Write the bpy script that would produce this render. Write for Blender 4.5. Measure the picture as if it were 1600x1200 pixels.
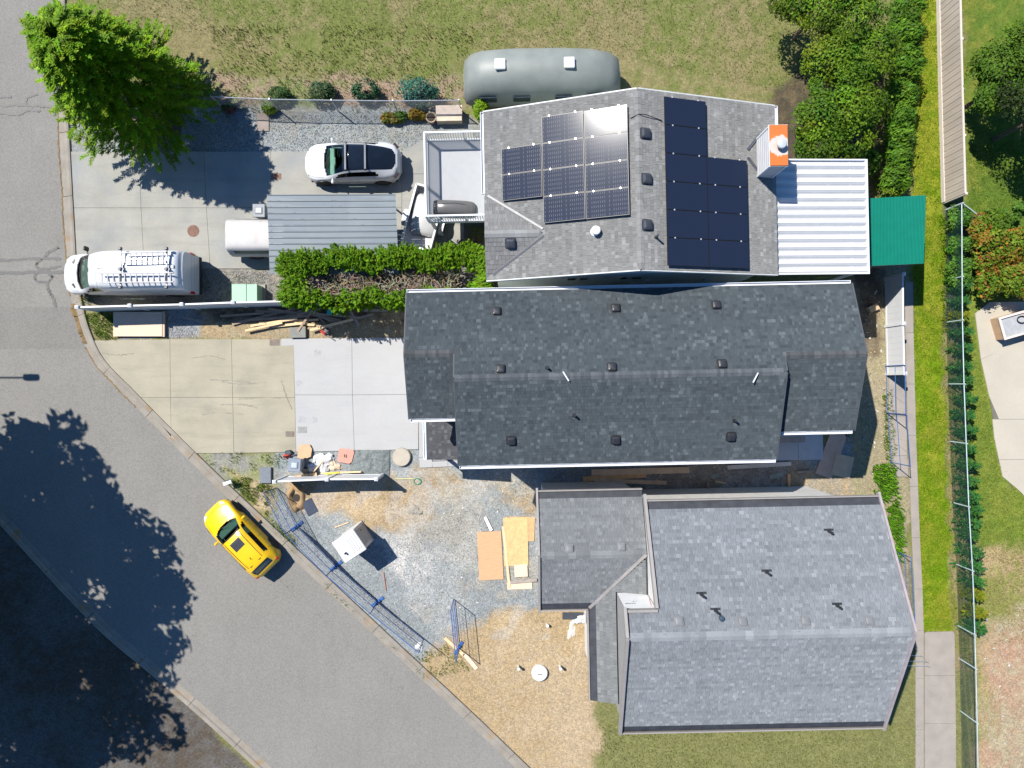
import bpy, math, random
import numpy as np
from mathutils import Vector, Matrix, Quaternion
R = math.radians
rnd = random.Random(7)
rng = np.random.default_rng(11)
sc = bpy.context.scene
for o in list(bpy.data.objects): bpy.data.objects.remove(o)
COL = sc.collection
# ------------------------------------------------------------------ camera, sky, sun, exposure
H, F = 34.4, 1067.0           # height of the camera above the ground, focal length in photo pixels
cam = bpy.data.cameras.new('camera'); cam.lens = 24.0; cam.sensor_width = 36.0; cam.sensor_fit = 'HORIZONTAL'
cam.clip_start = 0.5; cam.clip_end = 3000
co = bpy.data.objects.new('camera', cam); COL.objects.link(co); co.location = (0, 0, H); co.rotation_euler = (0, 0, 0)
sc.camera = co
SUN_EL, SUN_AZ = 53.0, -52.0  # azimuth from +Y towards +X
S = Vector((math.sin(R(SUN_AZ))*math.cos(R(SUN_EL)), math.cos(R(SUN_AZ))*math.cos(R(SUN_EL)), math.sin(R(SUN_EL))))
w = bpy.data.worlds.new('World'); sc.world = w; w.use_nodes = True
nt = w.node_tree
sky = nt.nodes.new('ShaderNodeTexSky'); sky.sky_type = 'NISHITA'; sky.sun_disc = False
sky.sun_elevation = R(SUN_EL); sky.sun_rotation = R(SUN_AZ); sky.air_density = 1.0; sky.dust_density = 0.0; sky.ozone_density = 6.0
hs_ = nt.nodes.new('ShaderNodeHueSaturation'); hs_.inputs['Saturation'].default_value = 1.14; nt.links.new(sky.outputs[0], hs_.inputs['Color'])
nt.links.new(hs_.outputs[0], nt.nodes['Background'].inputs[0]); nt.nodes['Background'].inputs[1].default_value = 0.085
sl = bpy.data.lights.new('sun', 'SUN'); sl.energy = 4.6; sl.angle = R(0.53); sl.color = (1.0, 0.955, 0.88)
so = bpy.data.objects.new('sun', sl); COL.objects.link(so); so.location = (0, 0, 60); so.rotation_euler = S.to_track_quat('Z', 'Y').to_euler()
sc.view_settings.view_transform = 'Standard'; sc.view_settings.look = 'None'
sc.view_settings.exposure = 1.03; sc.view_settings.gamma = 1.0; sc.view_settings.use_curve_mapping = False
sc.render.resolution_x, sc.render.resolution_y = 1024, 768

def G(px, py, z=0.0):
    "the point of height z that the photo shows at pixel (px, py)"
    d = H - z
    return Vector(((px-800)/F*d, (600-py)/F*d, z))

# ------------------------------------------------------------------ materials
MATS = {}
def mat(name, col=(.5,.5,.5), rough=.75, metal=0.0, var=.15, scale=3.0, fvar=0.0, fscale=40.0, bump=0.0, bscale=60.0,
        attr=False, spec=.4, transl=0.0, coat=0.0, stretch=None, tint=None, tscale=1.0, tlo=.55, thi=.75, streak=None):
    if name in MATS: return MATS[name]
    m = bpy.data.materials.new(name); m.use_nodes = True; t = m.node_tree; N = t.nodes; L = t.links
    b = N['Principled BSDF']; out = N['Material Output']
    if name == 'shingle' and 'Diffuse Roughness' in b.inputs: b.inputs['Diffuse Roughness'].default_value = .6
    b.inputs['Roughness'].default_value = rough; b.inputs['Metallic'].default_value = metal
    b.inputs['Specular IOR Level'].default_value = spec
    b.inputs['Coat Weight'].default_value = coat; b.inputs['Coat Roughness'].default_value = .04
    geo = N.new('ShaderNodeNewGeometry'); vec = geo.outputs['Position']
    if stretch:
        tc = N.new('ShaderNodeTexCoord'); mp = N.new('ShaderNodeMapping'); mp.inputs['Scale'].default_value = stretch
        L.new(tc.outputs['Object'], mp.inputs[0]); vec = mp.outputs[0]
    if attr:
        a = N.new('ShaderNodeAttribute'); a.attribute_name = 'Col'; cur = a.outputs['Color']
    else:
        c = N.new('ShaderNodeRGB'); c.outputs[0].default_value = (*col, 1); cur = c.outputs[0]
    def noise(s, detail=3.0):
        n = N.new('ShaderNodeTexNoise'); n.inputs['Scale'].default_value = s; n.inputs['Detail'].default_value = detail
        L.new(vec, n.inputs['Vector']); return n.outputs['Fac']
    if tint:
        mr = N.new('ShaderNodeMapRange'); mr.inputs[1].default_value = tlo; mr.inputs[2].default_value = thi
        L.new(noise(tscale, 6), mr.inputs[0])
        mx = N.new('ShaderNodeMix'); mx.data_type = 'RGBA'; L.new(mr.outputs[0], mx.inputs[0]); L.new(cur, mx.inputs[6]); mx.inputs[7].default_value = (*tint, 1)
        cur = mx.outputs[2]
    if streak:
        sc_, rot_, fac_, col_ = streak
        mp2 = N.new('ShaderNodeMapping'); mp2.inputs['Scale'].default_value = sc_; mp2.inputs['Rotation'].default_value = (0,0,rot_); L.new(geo.outputs['Position'], mp2.inputs[0])
        n2_ = N.new('ShaderNodeTexNoise'); n2_.inputs['Scale'].default_value = 1.0; n2_.inputs['Detail'].default_value = 8; n2_.inputs['Roughness'].default_value = .65; L.new(mp2.outputs[0], n2_.inputs['Vector'])
        mr = N.new('ShaderNodeMapRange'); mr.inputs[1].default_value = .5; mr.inputs[2].default_value = .72; mr.inputs[4].default_value = fac_; L.new(n2_.outputs['Fac'], mr.inputs[0])
        mx = N.new('ShaderNodeMix'); mx.data_type = 'RGBA'; L.new(mr.outputs[0], mx.inputs[0]); L.new(cur, mx.inputs[6]); mx.inputs[7].default_value = (*col_, 1); cur = mx.outputs[2]
    for v, s in ((var, scale), (fvar, fscale)):
        if v > 0:
            mr = N.new('ShaderNodeMapRange'); mr.inputs[1].default_value = .25; mr.inputs[2].default_value = .75
            mr.inputs[3].default_value = 1-v; mr.inputs[4].default_value = 1+v; mr.clamp = False
            L.new(noise(s), mr.inputs[0])
            mx = N.new('ShaderNodeVectorMath'); mx.operation = 'SCALE'; L.new(cur, mx.inputs[0]); L.new(mr.outputs[0], mx.inputs['Scale'])
            cur = mx.outputs[0]
    L.new(cur, b.inputs['Base Color'])
    if bump > 0:
        bp = N.new('ShaderNodeBump'); bp.inputs['Strength'].default_value = bump; bp.inputs['Distance'].default_value = .02
        L.new(noise(bscale, 2), bp.inputs['Height']); L.new(bp.outputs[0], b.inputs['Normal'])
    if transl > 0:
        tr = N.new('ShaderNodeBsdfTranslucent'); L.new(cur, tr.inputs[0])
        ms = N.new('ShaderNodeMixShader'); ms.inputs[0].default_value = transl
        L.new(b.outputs[0], ms.inputs[1]); L.new(tr.outputs[0], ms.inputs[2]); L.new(ms.outputs[0], out.inputs[0])
    MATS[name] = m; return m

def glass(name, tint=(.5,.72,.66), rough=.03):
    if name in MATS: return MATS[name]
    m = bpy.data.materials.new(name); m.use_nodes = True; t = m.node_tree; N = t.nodes; L = t.links
    N.remove(N['Principled BSDF']); out = N['Material Output']
    tr = N.new('ShaderNodeBsdfTransparent'); tr.inputs[0].default_value = (*tint, 1)
    gl = N.new('ShaderNodeBsdfGlossy'); gl.inputs['Roughness'].default_value = rough
    fr = N.new('ShaderNodeFresnel'); fr.inputs[0].default_value = 1.5
    ms = N.new('ShaderNodeMixShader'); L.new(fr.outputs[0], ms.inputs[0]); L.new(tr.outputs[0], ms.inputs[1]); L.new(gl.outputs[0], ms.inputs[2])
    L.new(ms.outputs[0], out.inputs[0]); MATS[name] = m; return m

# ------------------------------------------------------------------ mesh helpers
class MB:
    def __init__(s): s.v = []; s.f = []; s.c = []
    def add(s, vs, fs, col=None):
        n = len(s.v); s.v += [tuple(p) for p in vs]; s.f += [tuple(i+n for i in f) for f in fs]
        s.c += [col or (1,1,1)]*len(fs); return s
    def box(s, c, d, rz=0.0, col=None, bev=0.0):
        x, y, z = d[0]/2, d[1]/2, d[2]/2; ca, sa = math.cos(rz), math.sin(rz)
        vs = []
        if bev > 0:
            b = min(bev, x*.9, y*.9, z*.9)
            for sx in (-1,1):
                for sy in (-1,1):
                    for sz in (-1,1):
                        vs += [(sx*(x-b), sy*(y-b), sz*z), (sx*(x-b), sy*y, sz*(z-b)), (sx*x, sy*(y-b), sz*(z-b))]
            def I(a, b_, c_, k): return ((a*2+b_)*2+c_)*3+k
            fs = []
            for a in (0,1): fs += [[I(0,0,a,0), I(1,0,a,0), I(1,1,a,0), I(0,1,a,0)], [I(0,a,0,1), I(1,a,0,1), I(1,a,1,1), I(0,a,1,1)], [I(a,0,0,2), I(a,1,0,2), I(a,1,1,2), I(a,0,1,2)]]
            for a in (0,1):
                for b2 in (0,1):
                    fs += [[I(0,a,b2,0), I(1,a,b2,0), I(1,a,b2,1), I(0,a,b2,1)], [I(a,0,b2,0), I(a,1,b2,0), I(a,1,b2,2), I(a,0,b2,2)], [I(a,b2,0,1), I(a,b2,1,1), I(a,b2,1,2), I(a,b2,0,2)]]
                    for c2 in (0,1): fs.append([I(a,b2,c2,0), I(a,b2,c2,1), I(a,b2,c2,2)])
        else:
            vs = [(sx*x, sy*y, sz*z) for sx in (-1,1) for sy in (-1,1) for sz in (-1,1)]
            fs = [(0,1,3,2), (4,6,7,5), (0,4,5,1), (2,3,7,6), (0,2,6,4), (1,5,7,3)]
        vs = [(c[0]+p[0]*ca-p[1]*sa, c[1]+p[0]*sa+p[1]*ca, c[2]+p[2]) for p in vs]
        return s.add(vs, fs, col)
    def beam(s, p, q, wd, ht, up=(0,0,1), col=None):
        p, q = Vector(p), Vector(q); d = (q-p).normalized(); u = Vector(up)
        if abs(d.dot(u)) > .98: u = Vector((0,1,0))
        a = d.cross(u).normalized(); b = a.cross(d).normalized()
        vs = [e+a*sx*wd/2+b*sz*ht/2 for e in (p,q) for sx in (-1,1) for sz in (-1,1)]
        return s.add(vs, [(0,1,3,2), (4,6,7,5), (0,4,5,1), (2,3,7,6), (0,2,6,4), (1,5,7,3)], col)
    def tube(s, p, q, r, n=8, r2=None, col=None):
        p, q = Vector(p), Vector(q); d = (q-p).normalized(); u = Vector((0,0,1)) if abs(d.z) < .9 else Vector((0,1,0))
        a = d.cross(u).normalized(); b = a.cross(d); r2 = r if r2 is None else r2
        vs = [p+(a*math.cos(2*math.pi*k/n)+b*math.sin(2*math.pi*k/n))*r for k in range(n)] + [q+(a*math.cos(2*math.pi*k/n)+b*math.sin(2*math.pi*k/n))*r2 for k in range(n)]
        fs = [(k, (k+1)%n, n+(k+1)%n, n+k) for k in range(n)] + [tuple(range(n-1,-1,-1)), tuple(range(n,2*n))]
        return s.add(vs, fs, col)
    def path(s, pts, r, n=6, col=None):
        for a, b in zip(pts, pts[1:]): s.tube(a, b, r, n, col=col)
        return s
    def lathe(s, c, prof, n=16, col=None, axis='z'):
        vs = []; m = len(prof)
        for r, z in prof:
            for k in range(n):
                x, y = r*math.cos(2*math.pi*k/n), r*math.sin(2*math.pi*k/n)
                vs.append((c[0]+x, c[1]+y, c[2]+z) if axis == 'z' else (c[0]+x, c[1]+z, c[2]+y))
        fs = [(i*n+k, i*n+(k+1)%n, (i+1)*n+(k+1)%n, (i+1)*n+k) for i in range(m-1) for k in range(n)]
        fs += [tuple(range(n-1,-1,-1)), tuple(range((m-1)*n, m*n))]
        return s.add(vs, fs, col)
    def prism(s, poly, zb, zt, col=None):
        "poly: (x, y) or (x, y, z) list; zb / zt thickness or function"
        n = len(poly); fb = zb if callable(zb) else (lambda x, y: zb); ft = zt if callable(zt) else (lambda x, y: zt)
        vs = [(p[0], p[1], ft(p[0], p[1])) for p in poly] + [(p[0], p[1], fb(p[0], p[1])) for p in poly]
        area = sum(poly[i][0]*poly[(i+1)%n][1]-poly[(i+1)%n][0]*poly[i][1] for i in range(n))
        top = tuple(range(n)) if area > 0 else tuple(range(n-1,-1,-1))
        fs = [top, tuple(n+i for i in reversed(top))]
        for i in range(n):
            j = (i+1)%n; fs.append((i, n+i, n+j, j) if area > 0 else (i, j, n+j, n+i))
        return s.add(vs, fs, col)

def raw(name, v, f, c=None, smooth=False):
    me = bpy.data.meshes.new(name); me.from_pydata(v, [], f); me.update()
    if c is not None:
        at = me.color_attributes.new('Col', 'FLOAT_COLOR', 'CORNER')
        ls = np.array([p.loop_total for p in me.polygons]); cc = np.asarray(c, float)
        rgba = np.ones((len(cc), 4)); rgba[:, :3] = cc
        at.data.foreach_set('color', np.repeat(rgba, ls, axis=0).ravel())
    if smooth: me.polygons.foreach_set('use_smooth', [True]*len(me.polygons))
    return me
def npmesh(name, v, q, c=None, smooth=False):
    "quads from numpy; c: per-face or per-vertex colours"
    me = bpy.data.meshes.new(name); n = len(q)
    me.vertices.add(len(v)); me.vertices.foreach_set('co', np.asarray(v, np.float32).ravel())
    me.loops.add(n*4); me.loops.foreach_set('vertex_index', np.asarray(q, np.int32).ravel())
    me.polygons.add(n); me.polygons.foreach_set('loop_start', np.arange(0, n*4, 4, dtype=np.int32))
    me.update(calc_edges=True)
    if c is not None:
        if len(c) == n:
            at = me.color_attributes.new('Col', 'FLOAT_COLOR', 'CORNER'); rgba = np.ones((n*4, 4)); rgba[:, :3] = np.repeat(c, 4, axis=0)
        else:
            at = me.color_attributes.new('Col', 'FLOAT_COLOR', 'POINT'); rgba = np.ones((len(c), 4)); rgba[:, :3] = c
        at.data.foreach_set('color', rgba.ravel())
    if smooth: me.polygons.foreach_set('use_smooth', [True]*n)
    me.validate(); return me
def link(name, me, m, parent=None, loc=(0,0,0), rz=0.0):
    o = bpy.data.objects.new(name, me); COL.objects.link(o)
    if me is not None and m is not None and not me.materials: me.materials.append(m)
    if parent is not None: o.parent = parent
    o.location = loc; o.rotation_euler = (0, 0, rz); return o
def root_of(o):
    while o.parent: o = o.parent
    return o
def part(name, mb, m, parent, world=False, smooth=False, kind=None, label=None, recalc=True):
    "a part; world=True: the builder holds world coordinates, the thing is an unrotated Empty"
    v = mb.v
    if world:
        l = root_of(parent).location; v = [(p[0]-l.x, p[1]-l.y, p[2]-l.z) for p in v]
    o = link(name, raw(name, v, mb.f, mb.c, smooth), m, parent)
    if kind: o['kind'] = kind
    if label: o['label'] = label
    return o
def tag(o, label=None, cat=None, group=None, kind=None):
    if label: o['label'] = label
    if cat: o['category'] = cat
    if group: o['group'] = group
    if kind: o['kind'] = kind
    return o
def thing(name, label, cat, loc=(0,0,0), rz=0.0, group=None):
    return tag(link(name, None, None, None, loc, rz), label, cat, group)
def solo(name, mb, m, label, cat, loc=(0,0,0), rz=0.0, group=None, smooth=False, kind=None):
    return tag(link(name, raw(name, mb.v, mb.f, mb.c, smooth), m, None, loc, rz), label, cat, group, kind)
def struct(name, mb, m, smooth=False, parent=None):
    o = link(name, raw(name, mb.v, mb.f, mb.c, smooth), m, parent)
    if parent is None: o['kind'] = 'structure'
    return o
def rep(o, loc, rz=None, parent=None):
    c = o.copy(); COL.objects.link(c); c.location = loc
    if rz is not None: c.rotation_euler = (0, 0, rz)
    if parent is not None: c.parent = parent
    return c
def copy_tree(o, parent=None):
    c = o.copy(); COL.objects.link(c); c.parent = parent
    for ch in list(o.children): copy_tree(ch, c)
    return c
# value noise for scatter and ground masks
def vnoise(x, y, seed=0):
    xi, yi = np.floor(x).astype(np.int64), np.floor(y).astype(np.int64); fx, fy = x-xi, y-yi
    def h(a, b):
        n = (a*374761393 + b*668265263 + seed*974634777) & 0x7fffffff
        n = ((n ^ (n >> 13))*1274126177) & 0x7fffffff
        return ((n ^ (n >> 16)) & 0xffff)/65535.0
    u, v_ = fx*fx*(3-2*fx), fy*fy*(3-2*fy)
    return (h(xi,yi)*(1-u)+h(xi+1,yi)*u)*(1-v_) + (h(xi,yi+1)*(1-u)+h(xi+1,yi+1)*u)*v_
def fbm(x, y, seed=0, oct=4):
    r = 0; a = .5; t = 0
    for k in range(oct): r = r + a*vnoise(x*2**k, y*2**k, seed+k*17); t += a; a *= .5
    return r/t
def inpoly(x, y, poly):
    r = np.zeros(np.shape(x), bool); n = len(poly)
    for i in range(n):
        x1, y1 = poly[i]; x2, y2 = poly[(i+1)%n]
        if y1 == y2: continue
        c = ((y1 > y) != (y2 > y)) & (x < (x2-x1)*(y-y1)/(y2-y1)+x1); r ^= c
    return r
def spline(pts, n=8):
    "Catmull-Rom through 2D/3D points"
    P = [Vector(p) for p in pts]; out = []
    for i in range(len(P)-1):
        a, b, c, d = P[max(i-1,0)], P[i], P[i+1], P[min(i+2,len(P)-1)]
        for k in range(n):
            t = k/n; out.append(.5*((2*b)+(c-a)*t+(2*a-5*b+4*c-d)*t*t+(3*b-a-3*c+d)*t**3))
    out.append(P[-1]); return out

# ------------------------------------------------------------------ leaves
def leaf_mesh(name, pts, nrm, size, cols, asp=.5, fold=0.0, axis=None):
    n = len(pts); nrm = nrm/np.linalg.norm(nrm, axis=1, keepdims=True)
    if axis is None: axis = rng.normal(size=(n,3))
    t = axis-(axis*nrm).sum(1, keepdims=True)*nrm; t /= np.linalg.norm(t, axis=1, keepdims=True)+1e-9
    b = np.cross(nrm, t); s = np.asarray(size).reshape(-1,1)
    v = np.stack([pts-t*s*.5, pts+b*s*asp*.5, pts+t*s*.5, pts-b*s*asp*.5], 1).reshape(-1,3)
    q = np.arange(n*4).reshape(-1,4)
    return npmesh(name, v, q, cols)
def pal(n, cols, jit=.18):
    c = np.array(cols)[rng.integers(0, len(cols), n)]
    return np.clip(c*(1+jit*rng.normal(size=(n,1)))*(1+.06*rng.normal(size=(n,3))), .002, .9)
def unit(n, zmin=-1.0):
    v = rng.normal(size=(int(n*3)+30,3)); v /= np.linalg.norm(v, axis=1, keepdims=True); v = v[v[:,2] > zmin]; return v[:n]
def crown(lobes, size, cols, clumps=14, spread=.28, jit=.18, up=.6, inner=.7, asp=.55):
    P, N, C, Z = [], [], [], []
    for c, r, n in lobes:
        cd = unit(clumps, -.35); k = rng.integers(0, len(cd), n); rad = rng.uniform(inner, 1.08, (len(cd),1))
        d = cd[k]+spread*rng.normal(size=(n,3)); d /= np.linalg.norm(d, axis=1, keepdims=True)
        f = rad[k]*rng.uniform(.72, 1.06, (n,1))
        P.append(np.array(c)+d*f*np.array(r)); N.append(d+.55*rng.normal(size=(n,3))+np.array((0,0,up)))
        kc = pal(len(cd), cols, jit*.7); C.append(np.clip(kc[k]*(1+jit*rng.normal(size=(n,1))), .002, .9))
        Z.append(size*rng.uniform(.45, 1.5, n))
    return np.concatenate(P), np.concatenate(N), np.concatenate(Z), np.concatenate(C)
# ================================================================== SETTING: ground, road, kerbs, slabs
KR = [(84,-260),(86,-60),(91,150),(96,250),(101,340),(106,420),(114,475),(128,525),(152,572),(200,622),(260,683),(330,752),(400,818),(480,893),(560,968),(650,1052),(740,1136),(900,1290),(1100,1480)]
KL = [(-180,-260),(-180,200),(-176,420),(-160,560),(-100,690),(0,795),(60,860),(120,925),(180,985),(260,1052),(360,1140),(520,1290),(720,1480)]
ROADP = KR + KL[::-1]
C_DIRT, C_SAND, C_GRAV, C_LAWN = (.238,.180,.108), (.29,.225,.145), (.188,.205,.208), (.085,.142,.003)
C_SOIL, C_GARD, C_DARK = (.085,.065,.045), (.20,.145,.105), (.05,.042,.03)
Z = [ # polygon in ground pixels, colour, edge jitter px, mix with second colour
 ([(105,-300),(1220,-300),(1220,178),(105,178)], (.10,.115,.032), 14, (.145,.125,.06)),
 ([(290,120),(745,120),(745,178),(290,178)], C_GARD, 10, (.11,.13,.045)),
 ([(105,168),(700,168),(760,200),(760,240),(690,245),(105,245)], C_GRAV, 4, (.17,.168,.15)),
 ([(200,172),(285,172),(285,240),(200,238)], C_SOIL, 6, C_GARD),
 ([(290,405),(770,380),(770,480),(130,485),(130,460),(290,440)], (.16,.155,.14), 4, (.19,.17,.13)),
 ([(120,478),(640,470),(640,532),(120,532)], C_DIRT, 4, (.19,.165,.11)),
 ([(258,485),(312,485),(312,530),(185,532),(185,522),(258,525)], (.19,.19,.19), 6, C_GRAV),
 ([(120,478),(182,486),(190,530),(150,532)], (.10,.13,.03), 6, (.2,.17,.09)),
 ([(300,480),(640,474),(640,500),(300,500)], C_SOIL, 8, C_DIRT),
 ([(300,705),(460,705),(460,760),(360,780)], (.18,.175,.155), 6, (.15,.16,.07)),
 ([(345,735),(430,755),(428,800),(400,800)], (.14,.14,.04), 7, C_SAND),
 ([(430,700),(1380,690),(1380,790),(1240,790),(1240,770),(870,770),(870,1300),(760,1300),(640,1052),(430,830)], C_GRAV, 8, (.165,.18,.185)),
 ([(425,752),(470,742),(600,738),(660,745),(672,790),(655,835),(560,840),(545,812),(500,800),(455,800)], C_DIRT, 16, (.265,.20,.125)),
 ([(640,726),(720,730),(740,770),(690,780),(650,765)], C_DIRT, 14, C_GRAV),
 ([(770,755),(836,770),(836,815),(790,800)], C_DIRT, 16, C_GRAV),
 ([(600,850),(660,840),(690,880),(650,930),(615,925)], (.36,.345,.33), 16, C_GRAV),
 ([(655,900),(720,900),(700,960),(640,950)], (.25,.25,.24), 20, C_GRAV),
 ([(640,1052),(690,1000),(760,965),(805,955),(835,938),(930,938),(935,1300),(800,1300)], C_SAND, 9, (.25,.185,.105)),
 ([(1010,722),(1260,720),(1260,790),(1010,790)], (.20,.165,.13), 8, (.24,.22,.20)),
 ([(1235,730),(1375,730),(1400,790),(1235,790)], (.20,.185,.15), 8, C_DIRT),
 ([(1335,400),(1420,400),(1420,1060),(1380,1060),(1330,760)], (.22,.185,.12), 5, (.18,.16,.09)),
 ([(1340,420),(1378,420),(1372,560),(1340,560)], C_SOIL, 8, (.14,.11,.07)),
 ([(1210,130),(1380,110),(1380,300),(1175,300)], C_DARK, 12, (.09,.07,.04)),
 ([(1340,140),(1372,140),(1376,310),(1345,310)], (.23,.15,.075), 5, (.13,.12,.04)),
 ([(1424,-300),(1490,-300),(1492,988),(1430,988)], C_LAWN, 5, (.14,.155,.012)),
 ([(1476,320),(1504,320),(1506,570),(1480,570)], (.045,.052,.045), 5, (.075,.07,.05)),
 ([(1474,520),(1504,520),(1530,1060),(1490,1060)], (.17,.135,.075), 6, (.12,.12,.03)),
 ([(1498,-300),(2000,-300),(2000,470),(1540,470),(1512,440)], (.065,.105,.014), 6, (.11,.12,.02)),
 ([(1498,440),(1530,440),(1580,760),(2000,800),(2000,1000),(1530,880),(1515,700)], (.09,.125,.018), 6, (.12,.14,.022)),
 ([(1515,870),(1570,850),(2000,880),(2000,1300),(1530,1300)], (.25,.185,.10), 14, (.14,.14,.04)),
 ([(1540,980),(1640,960),(1640,1300),(1540,1300)], (.27,.175,.115), 16, (.24,.2,.13)),
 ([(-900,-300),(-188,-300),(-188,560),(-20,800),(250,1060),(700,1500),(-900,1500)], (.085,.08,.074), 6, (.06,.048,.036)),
]
def axis_coords(lo, hi, step, far):
    a = np.arange(lo, hi+step, step); e = np.array([2,5,12,30,80,200,500,1200.])
    e = e[e < far]
    return np.concatenate([lo-e[::-1], a, hi+e])
gx, gy = axis_coords(-27, 28, .13, 1300), axis_coords(-21, 21, .13, 1300)
X, Y = np.meshgrid(gx, gy); PX, PY = X*F/H+800, 600-Y*F/H
n1, n2 = fbm(X*.9, Y*.9, 3), fbm(X*.9+40, Y*.9-17, 9); n3 = fbm(X*.35, Y*.35, 21); n4 = fbm(X*3.1, Y*3.1, 5)
colr = np.empty(X.shape+(3,)); colr[:] = (.12,.12,.045)
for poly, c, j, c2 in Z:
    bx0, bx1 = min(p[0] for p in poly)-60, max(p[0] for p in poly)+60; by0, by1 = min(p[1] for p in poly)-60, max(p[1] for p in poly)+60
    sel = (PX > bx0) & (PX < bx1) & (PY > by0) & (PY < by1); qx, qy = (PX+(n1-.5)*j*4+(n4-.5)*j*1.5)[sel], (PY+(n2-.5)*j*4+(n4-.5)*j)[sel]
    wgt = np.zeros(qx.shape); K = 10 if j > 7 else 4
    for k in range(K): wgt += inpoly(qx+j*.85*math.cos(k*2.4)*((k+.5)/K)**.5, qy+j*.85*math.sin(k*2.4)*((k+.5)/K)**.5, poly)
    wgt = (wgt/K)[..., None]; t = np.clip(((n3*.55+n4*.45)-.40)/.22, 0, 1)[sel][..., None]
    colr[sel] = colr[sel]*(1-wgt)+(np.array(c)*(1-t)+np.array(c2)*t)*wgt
# pale scuffs and damp streaks trodden into the building lot
lot = inpoly(PX, PY, [(430,735),(860,735),(860,1000),(690,1000)])
st = np.clip((fbm(X*.55+9, Y*1.1, 33)-.50)/.16, 0, 1)[..., None]
colr = np.where(lot[..., None], colr*(1-st*.0)+np.array((.10,.085,.06))*st*.35, colr)
be = np.clip((fbm(X*.42+3, Y*.42+8, 77)*.7+n4*.3-.50)/.14, 0, 1)[..., None]*lot[..., None]
colr = colr*(1-be*.45)+np.array((.265,.225,.165))*be*.45
tr_ = np.clip((fbm(X*.9-Y*.5, X*.25+Y*.45, 91)-.55)/.1, 0, 1)[..., None]*lot[..., None]
colr = colr*(1-tr_*.30)+np.array((.30,.30,.295))*tr_*.30
colr *= (.86+.28*n4)[..., None]
zz = (n4-.5)*.02*(np.abs(X) < 28)*(np.abs(Y) < 22) + (vnoise(X*7, Y*7, 3)-.5)*.008
ny, nx = X.shape; idx = np.arange(ny*nx).reshape(ny, nx)
quads = np.stack([idx[:-1,:-1], idx[:-1,1:], idx[1:,1:], idx[1:,:-1]], -1).reshape(-1,4)
def ground_mat():
    m = bpy.data.materials.new('ground_mix'); m.use_nodes = True; t = m.node_tree; N = t.nodes; L = t.links; b = N['Principled BSDF']
    b.inputs['Roughness'].default_value = .95; b.inputs['Specular IOR Level'].default_value = .15
    a = N.new('ShaderNodeAttribute'); a.attribute_name = 'Col'; g = N.new('ShaderNodeNewGeometry'); cur = a.outputs['Color']
    for s, lo, hi in ((24, .74, 1.27), (9, .88, 1.13)):
        v = N.new('ShaderNodeTexVoronoi'); v.inputs['Scale'].default_value = s; L.new(g.outputs['Position'], v.inputs['Vector'])
        sp = N.new('ShaderNodeSeparateColor'); L.new(v.outputs['Color'], sp.inputs[0])
        mr = N.new('ShaderNodeMapRange'); mr.inputs[3].default_value = lo; mr.inputs[4].default_value = hi; L.new(sp.outputs[0], mr.inputs[0])
        mx = N.new('ShaderNodeVectorMath'); mx.operation = 'SCALE'; L.new(cur, mx.inputs[0]); L.new(mr.outputs[0], mx.inputs['Scale']); cur = mx.outputs[0]
        if s == 22:
            bp = N.new('ShaderNodeBump'); bp.inputs['Strength'].default_value = .7; bp.inputs['Distance'].default_value = .02
            L.new(v.outputs['Distance'], bp.inputs['Height']); bp.invert = True; L.new(bp.outputs[0], b.inputs['Normal'])
    L.new(cur, b.inputs['Base Color']); return m
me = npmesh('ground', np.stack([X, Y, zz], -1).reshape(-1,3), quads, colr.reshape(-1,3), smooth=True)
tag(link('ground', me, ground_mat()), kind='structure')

asph = mat('asphalt', (.163,.156,.143), .92, var=.04, scale=.3, fvar=.17, fscale=13, bump=.35, bscale=90, spec=.2, tint=(.173,.166,.152), tscale=.35, tlo=.4, thi=.7, streak=((1.6,.22,1),R(-38),.35,(.142,.135,.124)))
asph2 = mat('asphalt_patch', (.150,.144,.133), .92, var=.05, scale=.5, fvar=.17, fscale=13, bump=.35, bscale=90, spec=.2)
def g2(p): q = G(p[0], p[1]); return (q.x, q.y)
KRs, KLs = spline([G(*p) for p in KR], 8), spline([G(*p) for p in KL], 8)
rp = [(p.x, p.y) for p in KRs]+[(p.x, p.y) for p in reversed(KLs)]
road = struct('road', MB().prism(rp, -.05, .022), asph)
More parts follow.
